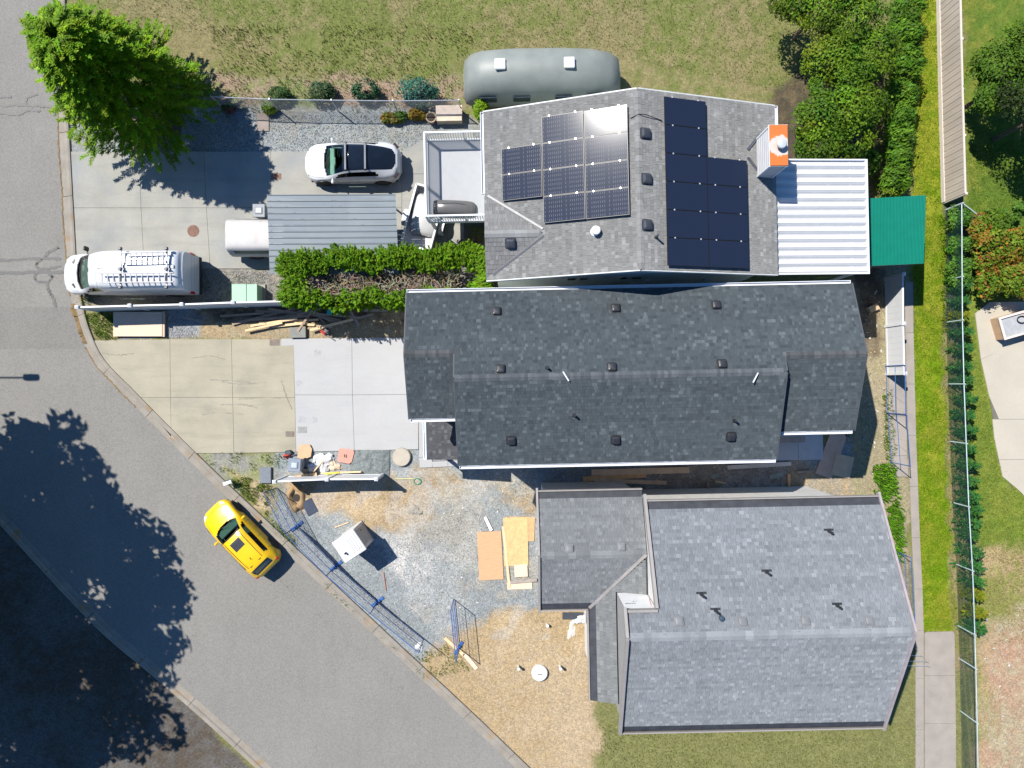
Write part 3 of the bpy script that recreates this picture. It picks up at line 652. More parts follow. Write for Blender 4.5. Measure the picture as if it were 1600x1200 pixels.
for px in (1010, 1100): x, y = hl(px, 440, 3); h1.part('wall_vent', MB().box((x,4.56,3.4), (.22,.12,.22)), trim_w)
for px, py, pl in ((798,380,CS),(1008,209,E1),(1010,280,E1),(1011,352,E1)): h1.part('roof_vent', vent_mb(pl, *on_plane(pl,px,py), s=.40), dark_metal)
x, y = on_plane(W1,930,362); h1.part('vent_hood', MB().lathe((x,y,W1.z(x,y)), [(.20,0),(.17,.03),(.11,.05),(.11,.22),(.19,.24),(.17,.32),(.05,.36)], 14), trim_w)
x, y = on_plane(E1,1025,371); h1.part('mast_pipe', pipe_mb(E1, x, y, .045, .42), dark_metal)
# solar panels
def panel_mat():
    m = bpy.data.materials.new('solar_glass'); m.use_nodes = True; t = m.node_tree; N = t.nodes; L = t.links; b = N['Principled BSDF']
    b.inputs['Roughness'].default_value = .34; b.inputs['Specular IOR Level'].default_value = .02; b.inputs['Coat Weight'].default_value = .13; b.inputs['Coat Roughness'].default_value = .125; b.inputs['Coat IOR'].default_value = 1.3
    tc = N.new('ShaderNodeTexCoord'); sp = N.new('ShaderNodeSeparateXYZ'); L.new(tc.outputs['Object'], sp.inputs[0])
    def line(sock, period, wd):
        d = N.new('ShaderNodeMath'); d.operation = 'DIVIDE'; L.new(sock, d.inputs[0]); d.inputs[1].default_value = period
        f = N.new('ShaderNodeMath'); f.operation = 'FRACT'; L.new(d.outputs[0], f.inputs[0])
        c = N.new('ShaderNodeMath'); c.operation = 'LESS_THAN'; L.new(f.outputs[0], c.inputs[0]); c.inputs[1].default_value = wd; return c.outputs[0]
    mx = N.new('ShaderNodeMath'); mx.operation = 'MAXIMUM'; L.new(line(sp.outputs[0], .0865, .07), mx.inputs[0]); L.new(line(sp.outputs[1], .182, .03), mx.inputs[1])
    c = N.new('ShaderNodeMix'); c.data_type = 'RGBA'; c.inputs[6].default_value = (.012,.019,.040,1); c.inputs[7].default_value = (.016,.018,.025,1); L.new(mx.outputs[0], c.inputs[0]); L.new(c.outputs[2], b.inputs['Base Color'])
    return m
pv = panel_mat(); bus = mat('busbar', (.10,.105,.125), .5); frame_b = mat('panel_frame', (.012,.012,.014), .4); clamp_m = mat('clamp_alu', (.75,.75,.76), .3, metal=.6)
PLX, PLY = 1.75, 1.085
def solar(name, pl, boxes, busbars, label):
    arr = h1.part(name, MB().box((0,0,0), (.001,.001,.001)), frame_b) if False else None
    n_ = pl.nrm(); u = Vector((pl.u[0], 0, pl.t)).normalized(); e = Vector((u.x, 0, u.z)) if u.x > 0 else Vector((-u.x, 0, -u.z)); v = Vector((0,1,0)); n_ = e.cross(v).normalized()
    if busbars: M3t = Matrix.Rotation(R(-1.6), 3, 'Y')
    else: M3t = Matrix.Identity(3)
    M3 = Matrix((e, v, n_)).transposed() @ M3t; made = None; first = None
    for x, y in boxes:                                                       # centre in plan
        loc = Vector((x, y, pl.z(x,y)))+n_*.14
        mbp = MB().box((0,0,0), (PLX-.015,PLY-.015,.035)); 
        if first is None:
            rails = MB()
            first = dict(f=raw('frame', mbp.v, mbp.f), g=None, b=None)
            gm_ = MB().box((0,0,.0165), (PLX-.055,PLY-.055,.012)); first['g'] = raw('glass', gm_.v, gm_.f)
            bm_ = MB()
            for i in range(-9,10):
                if i == 0 or rnd.random() < .12: continue
                for j in range(-2,4): bm_.box((i*.0865+.0+(.01 if i > 0 else -.01), (j-.5)*.176, .0232), (.0075,.095 if busbars else .02,.0012))
            first['b'] = raw('busbars', bm_.v, bm_.f)
        fo = link('solar_panel', first['f'], frame_b, h1.o); fo.matrix_local = Matrix.Translation(loc-Vector((h1.c[0],h1.c[1],0))) @ M3.to_4x4(); fo['label'] = label
        link('panel_glass', first['g'], pv, fo)
        if busbars: bo = link('busbars', first['b'], bus, fo); bo['kind'] = 'stuff'
        for sx in (-.27,.27):
            cb = link('clamp', CLAMP, clamp_m, fo); cb.location = (sx*PLX*1.15, PLY/2, .02)
    return
_c = MB().box((0,0,0), (.045,.055,.03)); CLAMP = raw('clamp', _c.v, _c.f)
xl, yl = on_plane(W1, 842, 222); xr = on_plane(W1, 984, 292)[0]
bx = []
cxs = [xr-PLX*.955*.5, xr-PLX*.955*1.5, xr-PLX*.955*2.5]; y0 = on_plane(W1, 985, 337)[1]
for r_ in range(4):
    for c_ in range(3):
        if c_ == 2 and r_ in (0,3): continue
        bx.append((cxs[c_], y0+PLY*(r_+.5)))
solar('a', W1, bx, True, 'glossy black solar panel with bright busbars on the left roof slope')
x0_, yb = on_plane(E1, 1040, 416); bx = []
ytop = on_plane(E1, 1036, 153)[1]; PLY_E = (ytop-yb)/6; _s = PLY; PLY = PLY_E
PLX_s = PLX; PLX = (on_plane(E1,1166,380)[0]-x0_)/2/math.cos(R(18))*1.0
for r_ in range(6):
    for c_ in range(2):
        if c_ == 1 and r_ > 3: continue
        bx.append((x0_+PLX*math.cos(R(18))*(c_+.5), yb+PLY*(r_+.5)))
solar('b', E1, bx, False, 'matt black solar panel on the right roof slope')
a, b = on_plane(W1,985,185), on_plane(E1,1034,189)
h1.part('cable', MB().path([(a[0],a[1],W1.z(*a)+.05), (a[0]+.3,a[1]+.12,RZ1+.03), (RX+.3,a[1]+.1,RZ1+.02), ((RX+b[0])/2+.3,b[1]+.05,E1.z((RX+b[0])/2+.3,0)+.04), (b[0],b[1],E1.z(*b)+.06)], .018, 5), black_pl)
for pts in (((1164,249),(1184,262),),): pass
for (pa, pb) in (((1168,234),(1187,210)),((1168,246),(1188,272))):            # cricket flashing behind the chimney
    a, b = on_plane(E1,*pa), on_plane(E1,*pb); h1.part('chimney_flashing', MB().beam((a[0],a[1],E1.z(*a)+.03), (b[0],b[1],E1.z(*b)+.03), .11, .03), mat('flash_dark', (.05,.055,.07), .6))
# chimney: sided box with a rusty cap
ZT = 7.35
cpx = [hl(1203.5,197,ZT), hl(1229.5,196,ZT), hl(1229.5,258,ZT), hl(1203.5,258,ZT)]
X0, X1 = (cpx[0][0]+cpx[3][0])/2, (cpx[1][0]+cpx[2][0])/2; Y0, Y1 = (cpx[2][1]+cpx[3][1])/2, (cpx[0][1]+cpx[1][1])/2
ch = h1.part('chimney', MB().box(((X0+X1)/2,(Y0+Y1)/2,ZT/2), (X1-X0,Y1-Y0,ZT)), mat('chimney_siding', (.42,.42,.43), .7, var=.05))
cs = MB()
for k in range(9):
    z_ = ZT-.1-k*.2
    cs.box((X0-.006,(Y0+Y1)/2,z_-.08), (.015,Y1-Y0-.02,.16)); cs.box(((X0+X1)/2,Y0-.006,z_-.08), (X1-X0-.02,.015,.16))
h1.part('siding_boards', cs, mat('chimney_siding'), ch)
for x, y in ((X0,Y0),(X0,Y1),(X1,Y0)): h1.part('corner_board', MB().box((x,y,ZT/2), (.07,.07,ZT-.02)), trim_w, ch)
capm = mat('rusty_cap', (.60,.17,.035), .8, var=.12, scale=5, tint=(.58,.50,.45), tscale=2.6, tlo=.50, thi=.56)
def worn_cap(cx, cy, z):
    m = bpy.data.materials.new('worn_rusty_cap'); m.use_nodes = True; t = m.node_tree; N = t.nodes; L = t.links; b = N['Principled BSDF']; b.inputs['Roughness'].default_value = .8
    g = N.new('ShaderNodeNewGeometry'); d = N.new('ShaderNodeVectorMath'); d.operation = 'DISTANCE'; d.inputs[1].default_value = (cx*cR-cy*sR, cx*sR+cy*cR, z); L.new(g.outputs['Position'], d.inputs[0])
    n = N.new('ShaderNodeTexNoise'); n.inputs['Scale'].default_value = 5; n.inputs['Detail'].default_value = 5; L.new(g.outputs['Position'], n.inputs['Vector'])
    a = N.new('ShaderNodeMath'); a.operation = 'MULTIPLY_ADD'; L.new(n.outputs['Fac'], a.inputs[0]); a.inputs[1].default_value = .42; L.new(d.outputs['Value'], a.inputs[2])
    r = N.new('ShaderNodeValToRGB'); e = r.color_ramp.elements; e[0].position = .36; e[0].color = (.46,.30,.24,1); e[1].position = .68; e[1].color = (.40,.105,.016,1)
    k = e.new(.50); k.color = (.40,.36,.335,1); k = e.new(.60); k.color = (.40,.34,.30,1); k = e.new(.63); k.color = (.42,.13,.022,1)
    L.new(a.outputs[0], r.inputs[0]); L.new(r.outputs[0], b.inputs['Base Color']); return m
capw = worn_cap((X0+X1)/2+.03, (Y0+Y1)/2-.02, ZT+.05)
h1.part('chimney_cap', MB().box(((X0+X1)/2,(Y0+Y1)/2,ZT+.02), (X1-X0+.06,Y1-Y0+.06,.05), bev=.01), capw, ch)
h1.part('cap_edge', MB().box(((X0+X1)/2,(Y0+Y1)/2,ZT-.02), (X1-X0+.10,Y1-Y0+.10,.04)), trim_w, ch)
h1.part('flue', MB().lathe(((X0+X1)/2+.03,(Y0+Y1)/2-.02,ZT+.04), [(.12,0),(.12,.18),(.19,.19),(.19,.25),(.16,.28),(.04,.30)], 18), mat('flue_white', (.33,.36,.39), .5), ch)
# white patio cover
PZ0, PZ1 = 5.42, 5.10
A, B = hl(1352,250,PZ1), hl(1354,427,PZ1); xo = (A[0]+B[0])/2; xi_ = hl(1214,340,PZ0)[0]-.5; yt, yb2 = A[1], B[1]
pc_t = thing('patio_cover', 'white corrugated metal patio cover attached to the solar house', 'patio cover', (0,0,0), ROT); pcm = mat('white_steel', (.45,.455,.46), .45, var=.04, tint=(.42,.425,.43), tscale=.8)
npn = 14; pw_ = (yt-yb2)/npn
def pan(k):
    y_ = yb2+pw_*k; pr = [(pw_*f, .048*math.sin(2*math.pi*f)+(.02 if .2 < f < .3 else 0)) for f in (.005,.08,.16,.24,.26,.34,.42,.5,.58,.66,.75,.84,.92,.995)]
    vs = [(x_, y_+q[0], z_+q[1]) for x_, z_ in ((xi_,PZ0),(xo,PZ1)) for q in pr]; n_ = len(pr)
    return MB().add(vs, [(i, i+1, n_+i+1, n_+i) for i in range(n_-1)])
for k in range(npn): part('roof_panel', pan(k), pcm, pc_t)
part('gutter', MB().box((xo+.05,(yt+yb2)/2,PZ1-.03), (.11,yt-yb2+.06,.13)), trim_w, pc_t)
for y_ in (yt,yb2): part('edge_rail', MB().beam((xi_,y_,PZ0-.01), (xo,y_,PZ1-.01), .06, .13), trim_w, pc_t)
for y_ in (yt-.15,(yt+yb2)/2,yb2+.15): part('post', MB().box((xo-.12,y_,PZ1/2-.05), (.1,.1,PZ1-.1)), trim_w, pc_t)
for x_ in (xi_+1,xi_+2.5,xi_+3.8): part('joist', MB().beam((x_,yb2+.05,PZ0-.12-(x_-xi_)*.065), (x_,yt-.05,PZ0-.12-(x_-xi_)*.065), .05, .12), trim_w, pc_t)
# deck with white railing
DZ = 2.6; dx0, dx1, dy0, dy1 = -3.72, -.6, 7.66, 11.42
dk = thing('deck', 'raised grey deck with white railing on the left of the solar house', 'deck', (0,0,0), ROT)
part('floor', MB().box(((dx0+dx1)/2,(dy0+dy1)/2,DZ-.06), (dx1-dx0,dy1-dy0,.12)), mat('deck_vinyl', (.27,.275,.285), .7, var=.04, fvar=.02), dk)
part('rim', MB().box(((dx0+dx1)/2,dy0-.02,DZ-.15), (dx1-dx0,.04,.3)), trim_w, dk); part('rim', MB().box((dx0-.02,(dy0+dy1)/2,DZ-.15), (.04,dy1-dy0,.3)), trim_w, dk)
for p, q in (((dx0,dy0),(dx0,dy1)), ((dx0,dy1),(dx1,dy1)), ((dx0,dy0),(dx1,dy0))):
    part('top_rail', MB().beam((*p,DZ+1.02), (*q,DZ+1.02), .075, .05), trim_w, dk); part('bottom_rail', MB().beam((*p,DZ+.10), (*q,DZ+.10), .04, .04), trim_w, dk)
    d = Vector((q[0]-p[0], q[1]-p[1])); n_ = int(d.length/.115)
    bm_ = MB().box((0,0,DZ+.55), (.034,.034,.90)); bme = raw('baluster', bm_.v, bm_.f)
    for k in range(1, n_): o = link('baluster', bme, trim_w, dk, (p[0]+d.x*k/n_, p[1]+d.y*k/n_, 0))
for x_, y_ in ((dx0,dy0),(dx0,dy1),(dx0,(dy0+dy1)/2-.35),(dx0+1.75,dy1),(dx0+1.75,dy0)): part('rail_post', MB().box((x_,y_,DZ+.52), (.075,.075,1.04)), trim_w, dk)
for x_, y_ in ((dx0+.1,dy0+.1),(dx0+.1,dy1-.1)): part('post', MB().box((x_,y_,DZ/2-.1), (.14,.14,DZ-.2)), trim_w, dk)
part('lower_wall', MB().box((-1.35,dy0+.3,1.2), (1.7,.10,2.3)), mat('dark_siding', (.06,.085,.09), .7), dk)
# dark roof box lying on the deck
def rbox(mb, L_, W_, H_, n1_=22):
    vs = []; fs = []; prof = [(0,.0),(.7,.0),(.97,.12),(1,.35),(.93,.62),(.72,.86),(.35,.97),(0,1.0)]
    st = [(-.5,.62,.3),(-.49,.80,.55),(-.45,.93,.78),(-.38,.98,.93),(-.2,1,1),(.1,1,.99),(.3,.97,.93),(.42,.90,.80),(.48,.78,.6),(.5,.6,.35)]
    m = len(prof)*2-2
    for x_, wf, hf in st:
        ring = [(x_*L_, q[0]*W_/2*wf, q[1]*H_*hf) for q in prof]+[(x_*L_, -q[0]*W_/2*wf, q[1]*H_*hf) for q in reversed(prof[1:-1])]
        vs += ring
    for i in range(len(st)-1):
        for k in range(m): fs.append((i*m+k, i*m+(k+1)%m, (i+1)*m+(k+1)%m, (i+1)*m+k))
    fs += [tuple(range(m)), tuple(range(len(st)*m-1, (len(st)-1)*m-1, -1))]
    return mb.add(vs, fs)
cb = thing('cargo_box', 'dark grey car roof cargo box lying on the deck', 'cargo box', (0,0,DZ))
c0 = G(710,324,DZ+.25); cb.location = (c0.x, c0.y, DZ); cb.rotation_euler = (0,0,R(-2))
part('shell', rbox(MB(), 1.92, .70, .44), mat('box_grey', (.085,.082,.082), .28, var=.05), cb, smooth=True)
part('end_cap', MB().add([(p[0]*.30-.84, p[1]*1.015, p[2]*.80) for p in rbox(MB(), 1.0, .66, .40).v], rbox(MB(), 1.0, .66, .40).f), mat('box_black', (.02,.02,.021), .4), cb, smooth=True)
part('seam', MB().path([(-.75,.1,.435),(0,.16,.452),(.5,.12,.445)], .008, 5), mat('box_black'), cb)
# green shed roof
GZ = 3.35; gq = [hl(1356,310,GZ), hl(1449,304,GZ), hl(1446,411,GZ+.05), hl(1357.5,415.5,GZ+.05)]
sh = thing('shed', 'garden shed with teal green ribbed metal roof beside the lawn strip', 'shed', (0,0,0), ROT)
gmb = MB(); n_ = 40; vs = []
for i in range(n_*4+1):
    t = i/(n_*4); a = Vector(gq[0]).lerp(Vector(gq[1]), t); b = Vector(gq[3]).lerp(Vector(gq[2]), t); z_ = GZ-.10*t+(.018 if i%4 in (1,2) else 0)
    vs += [(a.x,a.y,z_), (b.x,b.y,z_+.05)]
gmb.add(vs, [(2*i, 2*i+1, 2*i+3, 2*i+2) for i in range(n_*4)])
part('roof_sheet', gmb, mat('green_steel', (.001,.125,.088), .55, var=.06, tint=(.002,.115,.082), tscale=1.2, spec=.12), sh)
x0s, x1s, y0s, y1s = gq[0][0]+.1, gq[1][0]-.35, gq[2][1]+.35, gq[0][1]-.1
part('wall', MB().box(((x0s+x1s)/2,(y0s+y1s)/2,GZ/2-.1), (x1s-x0s,y1s-y0s,GZ-.2)), mat('shed_wood', (.17,.13,.10), .9, var=.15, scale=5), sh)
for k in range(8): part('board', MB().box((x0s+.15+k*(x1s-x0s-.3)/7,y0s-.012,GZ/2-.12), ((x1s-x0s)/8-.03,.03,GZ-.28)), mat('shed_wood'), sh)
part('purlin', MB().beam((gq[3][0],gq[3][1]+.03,GZ-.06), (gq[2][0],gq[2][1]+.03,GZ-.15), .05, .08), mat('purlin_wood', (.42,.36,.28), .9), sh)

# ------------------------------------------------------------------ house under construction
h3 = House('house_new_roof', 'unfinished house with pale blue-grey shingle roof beside the gravel lot', (9.0, -9.5))
BG = ((.146,.157,.171), (.205,.217,.232), (.108,.117,.13))
PIT = 26.3; N3, S3 = Plane((0,-5.02), 6.0, (0,-1), PIT), Plane((0,-14.56), 6.0, (0,1), PIT); YR3 = -9.79; ZR3 = N3.z(0,YR3)
XJ, XW, XE = 4.22, 5.46, 15.15; YJ = -8.86
pN3 = [(XW,-5.02),(XE,-5.02),(XE,YR3),(XJ,YR3),(XJ,YJ),(XW,YJ)]; pS3 = [(XJ,-14.56),(XE,-14.56),(XE,YR3-.002),(XJ,YR3-.002)]
for poly, pl in ((pN3,N3),(pS3,S3)):
    slab_roof(h3, poly, pl, m=underlay); 
    big = [(p[0], p[1]) for p in poly]
    h3.part('shingles', shingle(MB(), big, pl, *BG, skip=.30, contrast=.8), shm, kind='stuff')
WE = Plane((0,-4.65), 5.2, (0,-1), 20); WS = Plane((0,-9.66), 5.2, (0,1), 20); yrw = -7.155; zrw = WE.z(0,yrw)
WW = Plane((3.08,0), 5.2, (1,0), 20)
pa = [(1.0,-4.65),(XW-.02,-4.65),(XW-.02,yrw),(1.0,yrw)]; pb = [(1.0,-9.66),(3.08,-9.66),(3.08+(zrw-5.2)/math.tan(R(20)),yrw-.002),(1.0,yrw-.002)]
pw3 = [(3.08,-9.66),(3.08,-13.6),(XJ-.02,-13.6),(XJ-.02,YJ),(XW-.02,YJ),(XW-.02,yrw-.02),(3.08+(zrw-5.2)/math.tan(R(20)),yrw-.02)]
for poly, pl, sk, cc in ((pa,WE,.28,((.142,.150,.155),(.19,.20,.205),(.11,.116,.122))), (pb,WS,.28,((.128,.136,.146),(.175,.184,.195),(.095,.10,.11))), (pw3,WW,.30,((.135,.142,.145),(.18,.188,.19),(.105,.11,.112)))):
    slab_roof(h3, poly, pl, m=underlay); h3.part('shingles', shingle(MB(), poly, pl, *cc, skip=sk, contrast=.75), shm, kind='stuff')
tr = mat('valley_fabric', (.20,.185,.18), .8); h3.part('valley_flashing', MB().beam((3.10,-9.64,5.215), (XW-.05,yrw-.03,zrw+.015), .13, .03), tr)
cap = MB(); ridge_caps(cap, (XJ,YR3,ZR3), (XE,YR3,ZR3), (.165,.176,.19), (.21,.222,.236), step=.30, wd=.34, drop=.085); ridge_caps(cap, (1.0,yrw,zrw), (XW,yrw,zrw), (.13,.138,.145), (.185,.193,.2), step=.30, wd=.32, drop=.06)
h3.part('ridge_caps', cap, shm, kind='stuff')
h3.part('main_wall', gable_wall(XW+.02,XE-.45,-14.1,-5.45, 5.83,5.83, YR3,ZR3-.2), wall_wrap); h3.part('side_wall', gable_wall(XJ+.03,XW+.2,-14.1,-8.9, 6.05,7.9, YR3,ZR3-.2), mat('side_sheathing', (.235,.225,.22), .8, var=.08))
h3.part('wing_wall', gable_wall(1.35,XW,-9.3,-5.0, 5.06,5.06, yrw,zrw-.15), wall_wrap); h3.part('wing_rear_wall', MB().box((3.95,-11.4,2.55), (1.1,4.2,5.1)), wall_wrap)
for p, q in (((1.0,-4.6,5.16),(XW,-4.6,5.16)), ((XW,-4.97,5.96),(XE,-4.97,5.96)), ((1.0,-9.71,5.16),(3.05,-9.71,5.16)), ((3.03,-9.71,5.16),(3.03,-13.6,5.16)), ((XJ,-14.61,5.96),(XE,-14.61,5.96))):
    h3.part('fascia_board', MB().beam(p, q, .05, .22), fascia_g)
rake(h3, [(.97,-4.5,WE.z(0,-4.5)), (.97,yrw,zrw), (.97,-9.8,WS.z(0,-9.8))], fascia_g, wd=.09, dz=-.02, name='barge_board')
rake(h3, [(XE+.03,-4.85,N3.z(0,-4.85)), (XE+.03,YR3,ZR3), (XE+.03,-14.7,S3.z(0,-14.7))], mat('fascia_lilac', (.25,.215,.225), .7), wd=.09, dz=-.02, name='barge_board')
rake(h3, [(XW-.03,-4.75,N3.z(0,-4.75)), (XW-.03,YJ+.02,N3.z(0,YJ))], fascia_g, wd=.12, dz=.0, ht=.26, name='barge_board')
rake(h3, [(XJ-.03,YJ+.1,N3.z(0,YJ)), (XJ-.03,YR3,ZR3), (XJ-.03,-14.6,S3.z(0,-14.6))], fascia_g, wd=.12, dz=.0, ht=.26, name='barge_board')
h3.part('barge_board', MB().beam((XJ,YJ-.03,N3.z(0,YJ)+.01), (XW,YJ-.03,N3.z(0,YJ)+.01), .10, .22), fascia_g)
wr_ = h3.part('return_wall', MB().box(((XJ+XW)/2,YJ-.03,6.75), (XW-XJ-.06,.04,2.1)), mat('white_wrap', (.62,.61,.60), .6, var=.05))
def scrawl(x0, z0, n_): return MB().path([(x0+.045*k, YJ-.002, z0+.05*math.sin(k*2.3)+.04*(k%2)) for k in range(n_)], .009, 4)
h3.part('pen_marks', scrawl(XJ+.12,7.1,10), black_pl, wr_); h3.part('pen_marks', scrawl(XJ+.42,6.85,6), mat('pen_grey', (.2,.2,.21), .7), wr_); h3.part('red_tape', MB().beam((XW-.14,YJ-.004,7.4), (XW-.06,YJ-.004,6.6), .008, .03, up=(0,1,0)), mat('tape_red', (.5,.06,.05), .6), wr_)
for px, py in ((890,857),(971,855)): h3.part('roof_vent', vent_mb(WE, *on_plane(WE,px,py), s=.30, hgt=.10), mat('vent_grey', (.12,.125,.13), .6))
for px, py in ((1061,971),(1160,971),(1258,970),(1358,970)): h3.part('roof_vent', vent_mb(N3, *on_plane(N3,px,py), s=.32, hgt=.10), mat('vent_grey'))
for px, py in ((1295,830),(1198,894),(1096,929),(1118,954),(1308,946)):
    x, y = on_plane(N3, px, py); pp_ = h3.part('vent_pipe', pipe_mb(N3, x, y, .05, .34), black_pl)
    h3.part('flange', MB().add([(x+a_, y+b_, N3.z(x+a_,y+b_)+.025) for a_, b_ in ((-.2,.02),(.2,.02),(.2,.10),(-.2,.10))], [(0,1,2,3)]), black_pl, pp_)
x, y = on_plane(N3,1127,966); h3.part('roof_hole_cover', MB().lathe((x,y,N3.z(x,y)), [(.11,-.05),(.11,.10),(.0,.12)], 12), mat('bluish_cap', (.03,.05,.07), .5))
def rebase(t, c):
    for ch in t.children: ch.location = Vector(ch.location)-Vector((c[0], c[1], 0))
    t.location = (c[0]*cR-c[1]*sR, c[0]*sR+c[1]*cR, t.location.z)
rebase(pc_t, ((xi_+xo)/2, (yt+yb2)/2)); rebase(dk, ((dx0+dx1)/2, (dy0+dy1)/2)); rebase(sh, ((x0s+x1s)/2, (y0s+y1s)/2))

# ================================================================== VEHICLES
def interp(tab, s):
    x = [p[0] for p in tab]; y = [p[1] for p in tab]; n = len(x)
    if s <= x[0]: return y[0]
    if s >= x[-1]: return y[-1]
    i = max(k for k in range(n-1) if x[k] <= s); h = x[i+1]-x[i]; t = (s-x[i])/h
    def sl_(k):
        if k == 0 or k == n-1: return 0.0 if k else (y[1]-y[0])/(x[1]-x[0])
        a, b = (y[k]-y[k-1])/(x[k]-x[k-1]), (y[k+1]-y[k])/(x[k+1]-x[k]); return 0 if a*b <= 0 else 2*a*b/(a+b)
    m0, m1 = sl_(i), sl_(i+1)
    return (2*t**3-3*t*t+1)*y[i]+(t**3-2*t*t+t)*h*m0+(-2*t**3+3*t*t)*y[i+1]+(t**3-t*t)*h*m1
def loft_body(L_, lines, region, wheels, wr, nx=96, sub=4):
    "lines: (w table, z table) from sill to centre; returns {part name: MB}"
    m = len(lines); rows = []
    ss = [.5-.5*math.cos(math.pi*k/nx)*(1) if False else k/nx for k in range(nx+1)]
    ss = sorted(set([0,.004,.010,.018]+ss+[.982,.990,.996,1.0]))
    for s in ss:
        ctl = [(interp(wt, s), interp(zt, s)) for wt, zt in lines]; half = []
        for i in range(m-1):
            a, b, c, d = ctl[max(i-1,0)], ctl[i], ctl[i+1], ctl[min(i+2,m-1)]
            if i+2 > m-1: d = (-ctl[m-2][0], ctl[m-2][1])
            for k in range(sub):
                t = k/sub; half.append(tuple(.5*((2*b[j])+(c[j]-a[j])*t*.8+(2*a[j]-5*b[j]+4*c[j]-d[j])*t*t*.8+(3*b[j]-a[j]-3*c[j]+d[j])*t**3*.8) if False else b[j]+(c[j]-b[j])*t for j in (0,1)))
        half.append(ctl[-1])
        rows.append([(s*L_-L_/2, -y, z) for y, z in half]+[(s*L_-L_/2, y, z) for y, z in reversed(half[:-1])])
    nj = len(rows[0]); half_n = (m-1)*sub; out = {}
    P = np.array(rows)
    for _ in range(2):                                                     # soften the section corners
        Q = P.copy(); Q[:,1:-1] = .25*P[:,:-2]+.5*P[:,1:-1]+.25*P[:,2:]; P = Q
    for i in range(len(ss)-1):
        for j in range(nj-1):
            sm = (ss[i]+ss[i+1])/2; jj = (j+.5) if j < half_n else nj-1-(j+.5); c = P[i:i+2,j:j+2].mean((0,1))
            if jj < sub*2.0 and any((c[0]-wx)**2+(c[2]-wr*.98)**2 < (wr*1.16)**2 for wx in wheels): continue
            nm = region(sm, jj/sub, c)
            out.setdefault(nm, []).append((i,j))
    res = {}
    for nm, fl in out.items():
        mp = {}; mb = MB()
        def vi(i, j):
            if (i,j) not in mp: mp[(i,j)] = len(mb.v); mb.v.append(tuple(P[i,j]))
            return mp[(i,j)]
        for i, j in fl: mb.f.append((vi(i,j), vi(i+1,j), vi(i+1,j+1), vi(i,j+1))); mb.c.append((1,1,1))
        res[nm] = mb
    res['_grid'] = (ss, P, sub)
    b = res['body']
    for i in (0, len(ss)-1):
        n0 = len(b.v); b.v += [tuple(p) for p in P[i]]; f = tuple(range(n0, n0+nj)); b.f.append(f if i == 0 else f[::-1]); b.c.append((1,1,1))
    return res
def seams(t, grid, lst, m, r=.007):
    "panel gaps: ('s', s, j0, j1) runs round the body, ('j', j, s0, s1) along it; on both sides"
    ss, P, sub = grid; nj = P.shape[1]; ii = lambda s: min(range(len(ss)), key=lambda k: abs(ss[k]-s))
    for kd, v, a, b in lst:
        for side in (0,1):
            if kd == 's':
                i = ii(v); js = range(int(a*sub), int(b*sub)+1); pts = [P[i, j if side == 0 else nj-1-j] for j in js]
            else:
                j = int(v*sub); pts = [P[i, j if side == 0 else nj-1-j] for i in range(ii(a), ii(b)+1, 2)]
            part('panel_gap', MB().path([tuple(p) for p in pts], r, 4), m, t)
gap_w = mat('gap_grey', (.16,.165,.17), .7); gap_y = mat('gap_amber', (.20,.11,.004), .7)
tyre_m = mat('tyre', (.018,.018,.019), .85); rim_m = mat('rim', (.22,.22,.23), .3, metal=.8); rimd_m = mat('rim_dark', (.035,.035,.038), .4, metal=.5)
under_m = mat('underbody', (.012,.012,.013), .9)
red_l = mat('tail_lamp', (.42,.012,.012), .2, coat=.5); head_l = mat('head_lamp', (.55,.57,.6), .1, coat=1)
tint_g = glass('tinted_glass', (.035,.05,.05)); clear_g = glass('windscreen_glass', (.52,.74,.66)); roof_g = mat('roof_glass', (.006,.008,.012), .045, spec=.6)
def wheel(parent, x, y, r, wd, rm):
    t = part('wheel', MB().lathe((0,-wd/2,0), [(r*.60,0),(r*.92,.0),(r,.03),(r,wd-.03),(r*.92,wd),(r*.60,wd)], 24, axis='y'), tyre_m, parent, smooth=True)
    part('rim', MB().lathe((0,-wd/2+.02,0), [(.05,0),(r*.6,0),(r*.62,.02),(r*.62,wd-.06),(r*.6,wd-.04),(.05,wd-.04)], 16, axis='y'), rm, t)
    t.location = (x, y, r); return t
def seats(t, xs_, m, y_=.36, z=.55):
    for x in xs_:
        for s in (-1,1):
            o = part('seat', MB().box((x,s*y_,z), (.5,.48,.16), bev=.06).box((x+.24,s*y_,z+.34), (.14,.46,.62), bev=.06).box((x+.27,s*y_,z+.72), (.09,.26,.18), bev=.04), m, t)
def mirrors(t, x, y, z, m):
    for s in (-1,1):
        o = part('mirror', MB().box((x,s*(y+.10),z), (.13,.20,.13), bev=.045).beam((x-.02,s*(y-.08),z-.05), (x-.02,s*(y+.04),z-.03), .05, .04), m, t)
white_p = mat('paint_white', (.44,.45,.465), .32, var=.02, coat=.4); yel_p = mat('paint_yellow', (.60,.36,.002), .32, var=.02, coat=.5)
dash_m = mat('dash_dark', (.03,.032,.034), .8); dash_l = mat('dash_light', (.42,.43,.42), .7); trimb = mat('trim_black', (.012,.012,.013), .5)
def arches(t, wheels, wr, y):
    for x in wheels:
        for s in (-1,1):
            pts = [(x+wr*1.17*math.cos(a), s*y, wr*.98+wr*1.17*math.sin(a)) for a in [math.pi*k/14-.1*(k == 0)+.1*(k == 14) for k in range(15)]]
            part('wheel_arch', MB().path(pts, .028, 6), trimb, t)
